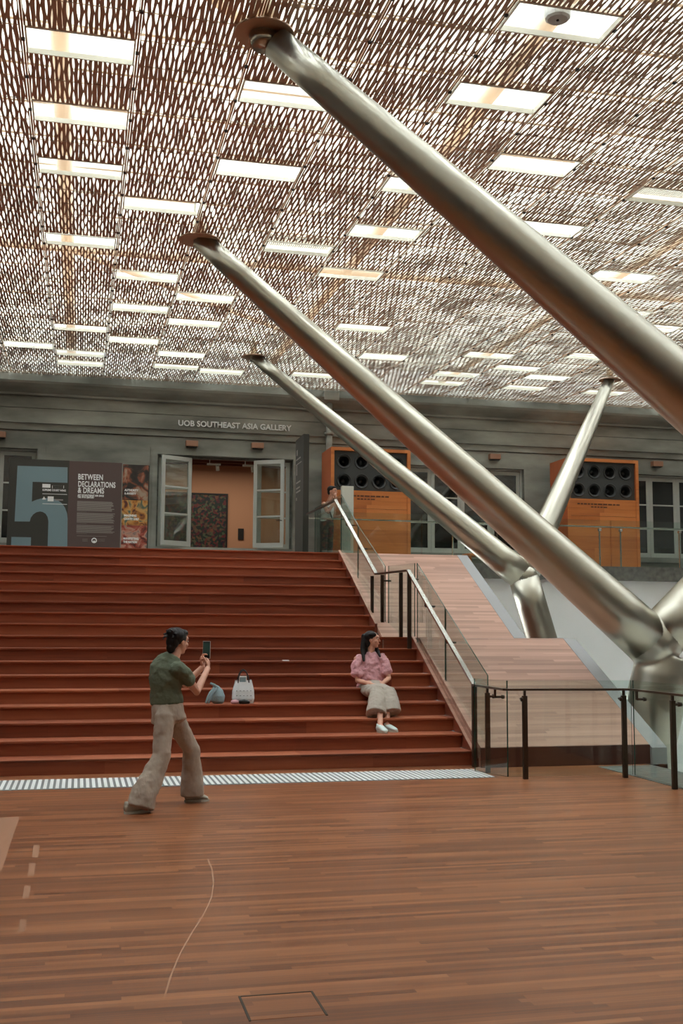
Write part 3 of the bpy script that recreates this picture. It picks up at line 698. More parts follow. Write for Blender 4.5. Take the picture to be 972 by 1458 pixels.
# ------------------------------------------------------------------ speaker cabinets
def cabinet(x0, x1, label):
    t = thing('speaker_cabinet', label, 'speaker cabinet', ((x0+x1)/2, 24.3, 3.02), group='large timber speaker cabinets')
    y0, y1, z1, fr = 23.7, 24.66, 5.71, .075
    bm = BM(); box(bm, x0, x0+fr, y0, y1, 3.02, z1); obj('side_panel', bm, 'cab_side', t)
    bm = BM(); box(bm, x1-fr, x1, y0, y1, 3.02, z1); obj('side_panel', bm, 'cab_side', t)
    bm = BM(); box(bm, x0+fr, x1-fr, y0, y1, z1-fr, z1); obj('top_panel', bm, 'cab_wood', t)
    bm = BM(); box(bm, x0, x0+fr, y0-.012, y0, 3.02, z1); box(bm, x1-fr, x1, y0-.012, y0, 3.02, z1); box(bm, x0+fr, x1-fr, y0-.012, y0, z1-fr, z1); obj('front_edging', bm, 'cab_wood', t)
    w = (x1-x0-2*fr); bx0, bx1, bz0, bz1 = x0+fr, x1-fr, 4.74, z1-fr
    vs = [V((bx0, bz0)), V((bx1, bz0)), V((bx1, bz1)), V((bx0, bz1))]; fs = []
    for z in (5.40, 4.96):
        for c in range(4):
            cx_ = x0+fr+w*(.14+.24*c); b0 = len(vs); vs += [V((cx_+.150*math.cos(2*math.pi*k/32), z+.150*math.sin(2*math.pi*k/32))) for k in range(32)]; fs.append(list(range(b0, b0+32)))
    co, ed, fa, _, _, of = geometry.delaunay_2d_cdt(vs, [], [[0, 1, 2, 3]]+fs, 0, 1e-6)
    bm = BM(); bv = [bm.verts.new((q.x, y0+.06, q.y)) for q in co]
    for f, s_ in zip(fa, of):
        if not any(q > 0 for q in s_): bm.faces.new([bv[i] for i in f])
    r = bmesh.ops.extrude_face_region(bm, geom=list(bm.faces)); bmesh.ops.translate(bm, verts=[g for g in r['geom'] if isinstance(g, bmesh.types.BMVert)], vec=(0, .02, 0))
    obj('baffle', bm, 'baffle', t)
    bm = BM(); box(bm, bx0, bx1, y1-.03, y1, bz0, bz1); obj('back_panel', bm, 'baffle', t)
    bm = BM(); box(bm, x0+fr, x1-fr, y0+.01, y1, 3.02, 4.33); box(bm, x0+fr, x1-fr, y0+.01, y1, 4.338, 4.74); fp = obj('front_panel', bm, 'cab_wood', t)
    w = (x1-x0-2*fr)
    for r, z in enumerate((5.40, 4.96)):
        for c in range(4):
            x = x0+fr+w*(.14+.24*c)
            d = BM()
            prof_ = [(.168, .058), (.168, .04), (.158, .034), (.148, .042), (.140, .055), (.128, .05), (.118, .06), (.105, .12), (.075, .19), (.05, .215), (.0, .22)]
            n = 32; L_ = []
            for rr, dd in prof_[:-1]: L_.append([d.verts.new((x+rr*math.cos(2*math.pi*k/n), y0+dd-.0, z+rr*math.sin(2*math.pi*k/n))) for k in range(n)])
            for a, b in zip(L_, L_[1:]):
                for k in range(n): f = d.faces.new((a[k], a[(k+1) % n], b[(k+1) % n], b[k])); f.smooth = True
            d.faces.new(L_[-1]); dr = obj('driver', d, 'drv', t)
            d = BM(); ball(d, (x, y0+.20, z), .055, .045, .055, seg=16, rings=10); obj('dust_cap', d, 'black', dr, True)
    cx = (x0+x1)/2-.12
    bm = BM(); rn = random.Random(4); x = cx-.55
    while x < cx+.5: w_ = rn.uniform(.05, .12); box(bm, x, x+w_, y0+.006, y0+.0105, 4.60, 4.635); x += w_+.022
    x = cx-.2
    while x < cx+.15: w_ = rn.uniform(.05, .1); box(bm, x, x+w_, y0+.006, y0+.0105, 4.535, 4.565); x += w_+.02
    obj('notice_lines', bm, 'brown_ink', t)
    # recess behind the drivers: holes are cut by a dark cavity ring
    return t
cabinet(5.38, 7.24, 'left timber speaker cabinet with eight drivers, behind the head of the stair')
cabinet(11.10, 12.95, 'right timber speaker cabinet with eight drivers, behind the gallery balustrade')
# ------------------------------------------------------------------ signs
t = thing('exhibition_sign', 'wide free-standing sign with a huge pale 5 and white heading BETWEEN DECLARATIONS & DREAMS', 'sign', (0, 23.1, 3.0))
yF = 23.0
bm = BM(); box(bm, -1.48, -.30, yF, yF+.12, 3.0, 5.05); obj('dark_panel', bm, 'sign_dark', t)
bm = BM(); box(bm, -.30, .765, yF, yF+.12, 3.0, 5.045); obj('brown_panel', bm, 'sign_brown', t)
# the 5
def px5(x, y): p = at(10+x/8.836, 645+y/8.836, yF-.004); return (p.x, p.z)
cur = [(312, 612), (370, 588), (430, 572), (500, 566), (570, 572), (635, 592), (690, 632), (730, 690), (755, 760), (762, 830), (757, 1250), (508, 1250), (520, 860), (510, 805), (486, 765), (450, 742), (415, 735), (370, 745), (330, 772), (300, 812), (285, 862), (95, 860)]
pts = ([px5(132, 160), px5(762, 180), px5(760, 375), px5(322, 362)] + [px5(*c) for c in cur])[::-1]
bm = BM(); vs_ = [V((p[0], p[1])) for p in pts]
co, ed, fa, _, _, of = geometry.delaunay_2d_cdt(vs_, [], [list(range(len(vs_)))], 0, 1e-6)
bv = [bm.verts.new((c[0], yF-.004, c[1])) for c in co]
for f, s in zip(fa, of):
    if s: bm.faces.new([bv[i] for i in f])
r = bmesh.ops.extrude_face_region(bm, geom=list(bm.faces)); bmesh.ops.translate(bm, verts=[g for g in r['geom'] if isinstance(g, bmesh.types.BMVert)], vec=(0, .003, 0))
a, b = px5(55, 1055), px5(295, 1250); box(bm, a[0], b[0], yF-.004, yF-.001, b[1], a[1])
obj('numeral_five', bm, 'sign_blue', t)
bm = BM()
for (x0, y0, x1, y1) in ((445, 388, 545, 438), (512, 545, 585, 608), (445, 515, 755, 520), (445, 640, 755, 644)):
    a, b = px5(x0, y0), px5(x1, y1); box(bm, a[0], b[0], yF-.008, yF-.0045, b[1], a[1])
for (x0, y0, x1, y1) in ((568, 410, 715, 415), (568, 440, 715, 445), (568, 410, 573, 445), (710, 410, 715, 445)):
    a, b = px5(x0, y0), px5(x1, y1); box(bm, a[0], b[0], yF-.008, yF-.0045, b[1], a[1])
a = px5(440, 585); b = px5(490, 585); c = px5(465, 545)
poly_prism(bm, [a, b, c], yF-.008, yF-.0045)
obj('pictograms', bm, 'white_ink', t)
p = px5(445, 475); text('sign_text', 'SUPREME COURT WING', (p[0], yF-.005, p[1]), .055, 'white_ink', t, sx=.78, off=.002, ext=.001)
a, b = px5(600, 580), px5(705, 600); bm = BM(); box(bm, a[0], b[0], yF-.008, yF-.005, b[1], a[1]); obj('direction_line', bm, 'grey_ink', t)
def px6(x, y): q_ = at(100+x/8.1, 650+y/8.1, yF-.004); return (q_.x, q_.z)
for s, x, y, sz, sx_ in (('BETWEEN', 88, 262, .16, .68), ('DECLARATIONS', 88, 345, .16, .62), ('& DREAMS', 86, 417, .16, .68)):
    p = px6(x, y); text('heading', s, (p[0], yF-.004, p[1]), sz, 'white_ink', t, sx=sx_, off=.0045, ext=.002, space=1.06)
for s, x, y in (('ART OF SOUTHEAST ASIA SINCE', 86, 454), ('THE 19TH CENTURY', 84, 477)):
    p = px6(x, y); text('subheading', s, (p[0], yF-.004, p[1]), .05, 'white_ink', t, sx=.72, off=.0025, ext=.001)
bm = BM(); rr_ = random.Random(3)
for y0, y1 in ((520, 640), (655, 778), (795, 895)):
    y = y0
    while y < y1:
        a = px6(80-(y-520)*.03, y); b = px6(rr_.uniform(470, 515) if y+14 < y1 else 190, y+5); box(bm, a[0], b[0], yF-.003, yF-.001, b[1], a[1]); y += 11.5
a = px6(75, 915); b = px6(420, 920); box(bm, a[0], b[0], yF-.003, yF-.001, b[1], a[1])
for y in (950, 962, 974):
    a = px6(140, y); b = px6(200, y+4); box(bm, a[0], b[0], yF-.003, yF-.001, b[1], a[1]); a = px6(305, y); b = px6(400, y+4); box(bm, a[0], b[0], yF-.003, yF-.001, b[1], a[1])
obj('body_text', bm, 'grey_ink', t)
c = px6(275, 968); bm = BM()
n = 28; ro, ri_ = .055, .036
for k in range(n):
    a0, a1 = 2*math.pi*k/n, 2*math.pi*(k+1)/n
    quad(bm, [(c[0]+ro*math.cos(a0), yF-.003, c[1]+ro*math.sin(a0)), (c[0]+ro*math.cos(a1), yF-.003, c[1]+ro*math.sin(a1)), (c[0]+ri_*math.cos(a1), yF-.003, c[1]+ri_*math.sin(a1)), (c[0]+ri_*math.cos(a0), yF-.003, c[1]+ri_*math.sin(a0))])
box(bm, c[0]-.02, c[0]+.02, yF-.004, yF-.002, c[1]-.045, c[1]-.005)
obj('round_emblem', bm, 'white_ink', t)
def poster_mat(name, cs, sc):
    m = bpy.data.materials.new(name); m.use_nodes = True; nt = m.node_tree; b = nt.nodes['Principled BSDF']; N = nt.nodes.new; L = nt.links.new
    tc = N('ShaderNodeTexCoord'); nz = N('ShaderNodeTexNoise'); nz.inputs['Scale'].default_value = sc; nz.inputs['Detail'].default_value = 6; nz.inputs['Distortion'].default_value = .8
    L(tc.outputs['Object'], nz.inputs['Vector']); rp = N('ShaderNodeValToRGB'); L(nz.outputs['Fac'], rp.inputs[0]); e = rp.color_ramp.elements
    e[0].position = .35; e[0].color = lin(cs[0]); e[1].position = .66; e[1].color = lin(cs[-1])
    for i, c in enumerate(cs[1:-1]): q_ = e.new(.35+.31*(i+1)/(len(cs)-1)); q_.color = lin(c)
    L(rp.outputs[0], b.inputs['Base Color']); b.inputs['Roughness'].default_value = .5; return m
pm = [poster_mat('poster_dark', ((40, 34, 32), (52, 46, 42), (150, 84, 56), (170, 150, 130)), 4), poster_mat('poster_warm', ((96, 50, 44), (196, 130, 60), (206, 160, 96), (90, 104, 90)), 6), poster_mat('poster_red', ((90, 40, 36), (170, 80, 62), (200, 150, 130), (120, 110, 110)), 6)]
bm = BM(); box(bm, .80, 1.335, yF+.03, yF+.10, 3.0, 5.02); obj('backing', bm, 'sign_dark', t)
for (z0, z1), m_, l1, l2, ty in (((4.28, 5.02), pm[0], 'AUTHORITY', '& ANXIETY', 4.46), ((3.75, 4.275), pm[1], 'IMAGINING', 'COUNTRY & SELF', 3.93), ((3.25, 3.745), pm[2], 'MANIFESTING', 'THE NATION', 3.45)):
    bm = BM(); box(bm, .785, 1.31, yF-.0, yF+.03, z0, z1); pp = obj('poster', bm, m_, t)
    text('poster_text', l1, (.83, yF-.003, ty), .062, 'white_ink', pp, sx=.8, off=.003, ext=.002); text('poster_text', l2, (.83, yF-.003, ty-.07), .062, 'white_ink', pp, sx=.75 if len(l2) < 12 else .62, off=.003, ext=.002)
bm = BM(); box(bm, .77, 1.30, yF-.03, yF+.03, 3.0, 3.24, bev=.02); obj('wayfinding_panel', bm, 'black', t)
bm = BM()
for cx in (.94, 1.12):
    for k in range(24):
        a0, a1 = 2*math.pi*k/24, 2*math.pi*(k+1)/24
        quad(bm, [(cx+.055*math.cos(a0), yF-.033, 3.1+.055*math.sin(a0)), (cx+.055*math.cos(a1), yF-.033, 3.1+.055*math.sin(a1)), (cx+.045*math.cos(a1), yF-.033, 3.1+.045*math.sin(a1)), (cx+.045*math.cos(a0), yF-.033, 3.1+.045*math.sin(a0))])
obj('ring_symbols', bm, 'grey_ink', t)
# blade sign
t = thing('blade_sign', 'tall dark narrow blade sign standing edge-on between the entrance and the left cabinet', 'sign', (4.45, 22.4, 3.0))
bm = BM(); box(bm, 4.41, 4.53, 22.0, 22.85, 3.0, 5.66, bev=.004); obj('panel', bm, 'sign_dark', t)
bm = BM()          # unreadable directory lines
for z, h, y0, y1 in ((5.30, .12, 22.62, 22.74), (5.20, .03, 22.3, 22.78), (5.10, .02, 22.2, 22.78), (4.88, .24, 22.66, 22.74), (4.70, .03, 22.3, 22.74), (4.58, .03, 22.36, 22.74), (4.50, .03, 22.3, 22.74), (4.34, .06, 22.66, 22.74)):
    box(bm, 4.405, 4.4095, y0, y1, z, z+h)
obj('directory_lines', bm, 'grey_ink', t)
# white plinth panel
t = thing('white_panel', 'plain white upright panel standing behind the top of the stair handrail', 'panel', (5.48, 22.6, 3.0))
bm = BM(); box(bm, 5.35, 5.61, 22.5, 22.62, 3.03, 4.67, bev=.005); obj('board', bm, 'white_metal', t)
bm = BM(); box(bm, 5.3, 5.66, 22.4, 22.72, 3.0, 3.03); obj('foot', bm, 'white_metal', t)
# bench
t = thing('bench', 'low pale timber bench on the gallery deck behind the glass, right of the ramp', 'bench', (8.8, 23.6, 3.02))
bm = BM(); box(bm, 8.5, 9.6, 23.4, 23.8, 3.3, 3.36, bev=.01); obj('seat', bm, 'cab_wood', t)
for x in (8.58, 9.5):
    for y in (23.46, 23.74): bm = BM(); box(bm, x-.025, x+.025, y-.025, y+.025, 3.02, 3.3); obj('leg', bm, 'cab_wood', t)
# card on a step
bm = BM(); box(bm, 2.78, 2.86, 15.14, 15.24, RS*7, RS*7+.012); o = obj('paper_card', bm, 'white_ink'); tag(o, 'small white card lying on a step above the white tote bag', 'card')
# ------------------------------------------------------------------ bags
t = thing('tote_bag', 'white tote bag with triangle facets and black handles sitting on the step', 'bag', (2.05, 14.05, RS*4))
zb = RS*4
bm = BM(); rg = []
for z, wx, wy in ((0, .13, .07), (.06, .142, .08), (.16, .135, .06), (.25, .115, .03), (.285, .105, .015)):
    n = 14; rg.append([bm.verts.new((2.06+wx*math.copysign(abs(math.cos(a))**.6, math.cos(a))+random.uniform(-.006, .006), 14.05+wy*math.copysign(abs(math.sin(a))**.6, math.sin(a)), zb+z+.002+(random.uniform(-.012, .014) if z > .2 else 0))) for a in [2*math.pi*k/n for k in range(n)]])
for a, b in zip(rg, rg[1:]):
    for k in range(14):
        bm.faces.new((a[k], a[(k+1) % 14], b[(k+1) % 14])); bm.faces.new((a[k], b[(k+1) % 14], b[k]))
bm.faces.new(rg[0][::-1]); obj('body', bm, 'bag_white', t)
bm = BM()
for q_ in range(5):
    for r_ in range(3): ball(bm, (1.97+.045*q_, 13.968-(0.005 if r_ < 1 else -.012*r_), zb+.04+.06*r_), .006, .004, .006, seg=6, rings=5)
obj('rivets', bm, 'black', t)
for dy_, h in ((-.02, .16), (.03, .17)):
    bm = BM(); pts = [(2.06-.07*math.cos(a), 14.05+dy_, zb+.255+h*math.sin(a)) for a in [math.pi*k/14 for k in range(15)]]
    loft(bm, [(p, .007, .007) for p in pts], ref=(0, 1, 0), n=8, dome=0); obj('handle', bm, 'black', t)
bm = BM(); box(bm, 2.0, 2.1, 14.03, 14.06, zb+.2, zb+.345); o = obj('printed_card', bm, 'white_ink', loc=(2.05, 14.05, zb+.2)); tag(o, 'white box with teal picture sticking out of the tote bag', 'box')
bm = BM(); box(bm, 2.01, 2.09, 14.026, 14.03, zb+.27, zb+.33); obj('picture', bm, 'bag_blue', o)
t = thing('backpack', 'slouched pale blue drawstring backpack resting on the step left of the tote', 'bag', (1.72, 14.05, zb))
bm = BM(); loft(bm, [((1.735, 14.05, zb+.03), .085, .075), ((1.74, 14.05, zb+.09), .09, .08), ((1.73, 14.06, zb+.15), .075, .065), ((1.71, 14.06, zb+.2), .045, .04), ((1.69, 14.06, zb+.225), .025, .022)], ref=(1, 0, 0), n=18)
remesh(obj('body', bm, 'bag_blue', t), .008, 2)
bm = BM(); loft(bm, [((1.73, 14.03, zb+.2), .018, .018), ((1.69, 14.02, zb+.235), .018, .016), ((1.64, 14.02, zb+.255), .016, .014)], ref=(0, 1, 0), n=12); obj('flap', bm, 'bag_blue', t, True)
for q_, m_ in ((0, 'bag_blue'), (.035, 'sign_blue')):
    bm = BM(); loft(bm, [((1.68+q_, 13.99, zb+.2), .014, .008), ((1.63+q_, 13.97, zb+.14), .016, .008), ((1.595+q_, 13.96, zb+.07), .016, .008), ((1.575+q_, 13.95, zb+.015), .014, .008)], ref=(1, 0, 0), n=10); obj('strap', bm, m_, t, True)
bm = BM(); loft(bm, [((1.90, 13.94, zb+.025), .02, .024), ((1.95, 13.94, zb+.028), .03, .026), ((1.985, 13.94, zb+.02), .018, .018)], ref=(0, 1, 0), n=14); o = obj('pouch', bm, 'pink_cloth', None, True, loc=(1.94, 13.94, zb)); tag(o, 'small pink pouch lying at the left foot of the tote bag', 'pouch')
bm = BM(); loft(bm, [((2.0, 13.93, zb+.025), .018, .026), ((2.06, 13.93, zb+.028), .02, .03), ((2.12, 13.93, zb+.02), .018, .02)], ref=(0, 1, 0), n=14); o = obj('pouch', bm, 'black', None, True, loc=(2.06, 13.93, zb)); tag(o, 'small black pouch lying in front of the tote bag', 'pouch')
# ------------------------------------------------------------------ people
def basis(f, up=(0, 0, 1)):
    f = V(f).normalized(); r = f.cross(V(up)).normalized(); u = r.cross(f); return r, f, u      # right, forward, up
def head(bm, c, f, up=(0, 0, 1), s=1.0):
    """skull, jaw, nose, ears, brow and neck root in one body mesh; c = centre between the ears"""
    r, f, u = basis(f, up); Rm = Matrix((r, f, u)).transposed()
    P = lambda x, y, z: V(c) + (r*x+f*y+u*z)*s
    ball(bm, P(0, -.012, .03), .074*s, .092*s, .085*s, Rm)
    ball(bm, P(0, .022, -.03), .058*s, .066*s, .078*s, Rm)
    ball(bm, P(0, .052, -.085), .028*s, .028*s, .024*s, Rm)               # chin
    ball(bm, P(0, .078, .035), .046*s, .016*s, .03*s, Rm)                # brow
    loft(bm, [(P(0, .086, .018), .009*s, .009*s), (P(0, .100, -.006), .011*s, .012*s), (P(0, .106, -.022), .015*s, .012*s)], ref=r, n=10)   # nose
    for q_ in (-1, 1):
        ball(bm, P(q_*.072, -.008, -.005), .010*s, .019*s, .031*s, Rm, 12, 10)  # ear
        ball(bm, P(q_*.036, .062, -.022), .024*s, .024*s, .022*s, Rm, 12, 10)   # cheek
    ball(bm, P(0, .083, -.055), .023*s, .014*s, .011*s, Rm, 14, 10)             # mouth
    return P, Rm
def face(parent, P, Rm, s=1.0):
    for q_ in (-1, 1):
        b = BM(); ball(b, P(q_*.031, .081, .012), .0135*s, .008*s, .007*s, Rm, 14, 10); e = obj('eye', b, 'eye_white', parent, True)
        b = BM(); ball(b, P(q_*.031, .0875, .012), .006*s, .003*s, .006*s, Rm, 10, 8); obj('iris', b, 'black', e, True)
        b = BM(); loft(b, [(P(q_*.014, .094, .032), .003*s, .003*s), (P(q_*.032, .094, .038), .0042*s, .0035*s), (P(q_*.050, .08, .032), .002*s, .002*s)], ref=(0, 0, 1), n=8); obj('eyebrow', b, 'hair', parent, True)
    b = BM(); ball(b, P(0, .0955, -.051), .021*s, .005*s, .004*s, Rm, 14, 8); ball(b, P(0, .0955, -.058), .018*s, .005*s, .0045*s, Rm, 14, 8); obj('lips', b, 'lip', parent, True)
def hand(bm, w, d, pn, side, curl=.5, spread=.12, s=1.0):
    """w wrist, d direction of the palm, pn direction the palm faces, side = +1 if the thumb is on d x pn side"""
    d = V(d).normalized(); pn = V(pn); pn = (pn-d*pn.dot(d)).normalized(); x = d.cross(pn)*side
    w = V(w)
    loft(bm, [(w-d*.02*s, .024*s, .018*s), (w+d*.02*s, .030*s, .016*s), (w+d*.055*s, .038*s, .014*s), (w+d*.085*s, .036*s, .012*s)], ref=x, n=14)
    for i, (off, ln) in enumerate(((.027, .070), (.009, .078), (-.009, .072), (-.026, .056))):
        p = w+d*.08*s+x*off*s; a = 0; rings = [(p-d*.02*s, .0088*s, .0088*s), (p, .0088*s, .0088*s)]
        dd = (d+x*off*spread*8).normalized()
        for k, fr in enumerate((.45, .3, .25)):
            a += curl*(.8 if k == 0 else 1.0)*(1+.08*i); dirn = dd*math.cos(a)+pn*math.sin(a); p = p+dirn*ln*fr*s
            rings.append((p, (.0084-.0009*k)*s, (.0084-.0009*k)*s))
        loft(bm, rings, ref=x, n=10)
    p = w+d*.018*s+x*.024*s; td = (x*.75+d*.55+pn*.25).normalized()
    p1 = p+td*.04*s; p2 = p1+(td+d*.35+pn*.35*curl).normalized()*.03*s; p3 = p2+(td*.5+d*.6+pn*.6*curl).normalized()*.026*s
    loft(bm, [(p, .013*s, .013*s), (p1, .0105*s, .0105*s), (p2, .0095*s, .0095*s), (p3, .0075*s, .0075*s)], ref=pn, n=10)
def limb(bm, pts, rs, ref=(1, 0, 0), n=16):
    """smooth tapering limb through joints, with in-between rings"""
    P = [V(p) for p in pts]; rings = []
    for i in range(len(P)-1):
        for k in range(5):
            f = k/5; rings.append((P[i].lerp(P[i+1], f), rs[i]+(rs[i+1]-rs[i])*f, rs[i]+(rs[i+1]-rs[i])*f))
    rings.append((P[-1], rs[-1], rs[-1])); loft(bm, rings, ref=ref, n=n)
def shoe(parent, heel, toe, L_=.25, W=.045, m_='shoe'):
    heel, toe = V(heel), V(toe); d = (toe-heel); d.z = 0; d.normalize(); z0 = min(heel.z, toe.z)
    s = V((-d.y, d.x, 0)); b = BM()
    P = lambda a, z: V((heel.x, heel.y, z0))+d*a+V((0, 0, z))
    loft(b, [(P(.02, .05), W*.75, .038), (P(.07, .06), W*.85, .048), (P(.13, .05), W*.95, .040), (P(.19, .037), W*1.0, .024), (P(L_-.025, .028), W*.75, .018)], ref=s, n=18)
    loft(b, [(P(.045, .05), W*.75, .045), (P(.05, .10), W*.72, .045)], ref=s, n=16, dome=.2)
    o = obj('shoe', b, m_, parent, True)
    b = BM(); out = []
    for k in range(24):
        a = 2*math.pi*k/24; u_ = math.cos(a); v_ = math.sin(a); wl = W*(1.08 if u_ > 0 else .9)
        out.append((L_/2+(L_/2)*u_, wl*v_))
    lo_ = [b.verts.new(P(a, 0.001)+s*c_) for a, c_ in out]; hi_ = [b.verts.new(P(a, .022)+s*c_) for a, c_ in out]
    b.faces.new(lo_[::-1]); b.faces.new(hi_)
    for k in range(24): b.faces.new((lo_[k], lo_[(k+1) % 24], hi_[(k+1) % 24], hi_[k]))
    obj('sole', b, 'sole', o)
    b = BM()
    for k in range(3):
        q_ = P(.10+.022*k, .085-.012*k); bar(b, q_-s*.022, q_+s*.022, .006, .005)
    obj('laces', b, 'white_ink', o)
# --- woman in green taking the photograph
Fa = V((.55, .835, 0)).normalized(); Ra = V((.835, -.55, 0)).normalized()
pel = at(239, 1012, 10.22); chest = at(237, 958, 10.22); nb = at(245, 936, 10.22); hc = at(254, 914, 10.24)
t = thing('person', 'woman in an olive green T-shirt and wide beige trousers standing with phone raised', 'person', (pel.x, pel.y, 0))
shR, shL = at(255, 950, 10.08), at(230, 946, 10.36)
elR, wrR = at(280, 985, 10.22), at(296, 951, 10.46)
elL, wrL = at(264, 974, 10.55), at(289, 949, 10.60)
hipR, hipL = at(233, 1016, 10.12), at(245, 1016, 10.32)
knR, anR = at(229, 1078, 10.06), at(194, 1150, 9.93); knL, anL = at(275, 1068, 10.45), at(272, 1134, 10.50)
anR.z = .09; anL.z = .09
b = BM()
P, Rm = head(b, hc, (.80, .58, -.08))
loft(b, [(nb+V((0, 0, -.03)), .062, .055), (hc-V((.012, .005, .055)), .05, .052)], ref=Ra, n=16)
loft(b, [(pel, .12, .085), (pel.lerp(chest, .5), .115, .08), (chest, .14, .088), (nb-V((0, 0, .05)), .11, .065)], ref=Ra, n=20)
limb(b, [shR, elR, wrR], [.05, .038, .025]); limb(b, [shL, elL, wrL], [.05, .038, .025])
limb(b, [hipR.lerp(knR, .12), knR, anR], [.066, .048, .035]); limb(b, [hipL.lerp(knL, .12), knL, anL], [.066, .048, .035])
limb(b, [anR, anR+V((.10, .04, -.055))], [.03, .02]); limb(b, [anL, anL+V((.10, .01, -.055))], [.03, .02])
phone_c = at(294, 926, 10.60)
hand(b, wrR, (phone_c+V((.03, 0, -.03)))-wrR, (-.75, .5, .1), 1, .75)
hand(b, wrL, (phone_c+V((-.035, .02, -.06)))-wrL, (.7, -.5, .2), -1, .7)
body = remesh(obj('body', b, 'skin', t), .0055, 3)
face(t, P, Rm)
b = BM()
ball(b, P(0, -.028, .045), .088, .098, .088, Rm); ball(b, P(0, -.07, .0), .07, .055, .075, Rm); ball(b, P(-.0, -.085, .075), .058, .052, .05, Rm); ball(b, P(0, -.085, -.06), .048, .04, .05, Rm)
ball(b, P(.0, .04, .085), .06, .05, .036, Rm)
rh = random.Random(5)
for k in range(26):
    a = rh.uniform(0, 6.28); e_ = rh.uniform(-.3, 1); c_ = P(.06*math.cos(a), -.09+.02*math.sin(a*2), .08+.05*e_-.03); d_ = V((rh.uniform(-1, 1), rh.uniform(-1, 1), rh.uniform(-.6, 1))).normalized()
    limb(b, [c_, c_+d_*.045, c_+d_*.075+V((rh.uniform(-.02, .02), 0, rh.uniform(-.03, .01)))], [.013, .009, .005], n=8)
remesh(obj('hair', b, 'hair', t), .006, 1)
b = BM()
loft(b, [(at(237, 1002, 10.22), .155, .12), (at(236, 984, 10.22), .152, .114), (at(236, 966, 10.22), .165, .12), (at(238, 952, 10.22), .175, .11), (at(242, 941, 10.22), .14, .082), (at(246, 933, 10.22), .072, .062)], ref=Ra, n=28, dome=.15)
limb(b, [shR+V((-.03, 0, .0)), shR.lerp(elR, .3), shR.lerp(elR, .56)], [.074, .070, .066]); limb(b, [shL+V((.03, 0, 0)), shL.lerp(elL, .3), shL.lerp(elL, .56)], [.066, .064, .062])
folds(remesh(obj('t_shirt', b, 'green_cloth', t), .008, 5), .03, .09)
b = BM()
wst = at(237, 1003, 10.22)
loft(b, [(at(237, 998, 10.22), .14, .108), (at(238, 1010, 10.22), .158, .125), (at(240, 1026, 10.22), .165, .135)], ref=Ra, n=26, dome=.3)
loft(b, [(at(236, 1008, 10.17), .06, .07), (at(235, 1020, 10.14), .092, .105), (at(232, 1045, 10.11), .085, .098), (at(230, 1076, 10.07), .082, .09), (at(218, 1104, 10.03), .10, .10), (at(206, 1126, 9.98), .115, .112), (at(200, 1150, 9.95), .125, .12)], ref=(1, 0, 0), n=24, dome=.04)
loft(b, [(at(244, 1008, 10.26), .06, .07), (at(247, 1020, 10.3), .09, .105), (at(258, 1042, 10.38), .088, .10), (at(272, 1066, 10.44), .078, .09), (at(273, 1092, 10.47), .088, .095), (at(274, 1112, 10.49), .102, .105), (at(274, 1132, 10.5), .112, .112)], ref=(1, 0, 0), n=24, dome=.04)
folds(remesh(obj('trousers', b, 'beige_cloth', t), .009, 8), .03, .11)
d0_ = V((.93, .36, 0)).normalized()
hl = at(176, 1156, 9.93); hl.z = 0; shoe(t, hl, hl+d0_, .25)
hl = at(262, 1141, 10.5); hl.z = 0; shoe(t, hl, hl+V((.99, .1, 0)), .24)
# phone, held in her hands
t = thing('phone', 'black smartphone held upright in the raised hands of the woman in green', 'phone', phone_c)
dn = (CAM-phone_c).normalized(); dn = V((-.30, -.95, .05)).normalized(); rx = V((0, 0, 1)).cross(dn).normalized(); uz = dn.cross(rx)
mw = Matrix((rx, dn, uz)).transposed().to_4x4(); mw.translation = phone_c
b = BM(); box(b, -.037, .037, -.005, .005, -.078, .088, bev=.003); b.transform(mw); obj('case', b, 'window_paint', t)
b = BM(); box(b, -.034, .034, .0052, .0062, -.075, .085); b.transform(mw); obj('bezel', b, 'black', t)
b = BM(); box(b, -.031, .031, .0062, .0068, -.05, .072); b.transform(mw); obj('screen', b, 'phone_screen', t)
# --- woman in pink seated
t = thing('person', 'woman in a pink blouse and long taupe skirt seated on the steps looking right', 'person', at(530, 982, 14.5))
Y = 14.42
pel = at(529, 976, 14.45); chest = at(527, 948, 14.46); nb = at(527, 930, 14.46); hc = at(530, 911, 14.43)
pel.z = .93
shR, shL = at(508, 937, 14.44), at(546, 936, 14.44)
elR, wrR = at(509, 969, 14.35), at(530, 975, 14.12); elL, wrL = at(553, 966, 14.32), at(541, 976, 14.10)
knR, knL = at(541, 983, 13.82), at(553, 982, 13.85)
anR, anL = at(541, 1026, 13.42), at(550, 1025, 13.52)
knR.z = .80; knL.z = .81; anR.z = .336+.085; anL.z = .336+.085
b = BM()
P, Rm = head(b, hc, (.86, -.50, .02), s=.98)
loft(b, [(nb+V((0, 0, -.03)), .058, .052), (hc-V((.006, -.008, .06)), .047, .047)], ref=(1, 0, 0), n=16)
loft(b, [(pel, .13, .09), (pel.lerp(chest, .5), .12, .08), (chest, .14, .085), (nb-V((0, 0, .05)), .10, .06)], ref=(1, 0, 0), n=20)
limb(b, [shR, elR, wrR], [.044, .036, .024]); limb(b, [shL, elL, wrL], [.046, .036, .024])
limb(b, [pel+V((-.07, -.05, -.03)), knR, anR], [.055, .05, .034]); limb(b, [pel+V((.07, -.05, -.03)), knL, anL], [.055, .05, .034])
for an, dd_ in ((anR, V((.25, -.9, 0))), (anL, V((.6, -.75, 0)))): limb(b, [an, an+dd_.normalized()*.12-V((0, 0, .045))], [.034, .024])
hand(b, wrR, (.9, -.25, -.08), (0, .3, -1), -1, .35); hand(b, wrL, (-.85, -.25, -.12), (0, .3, -1), 1, .35)
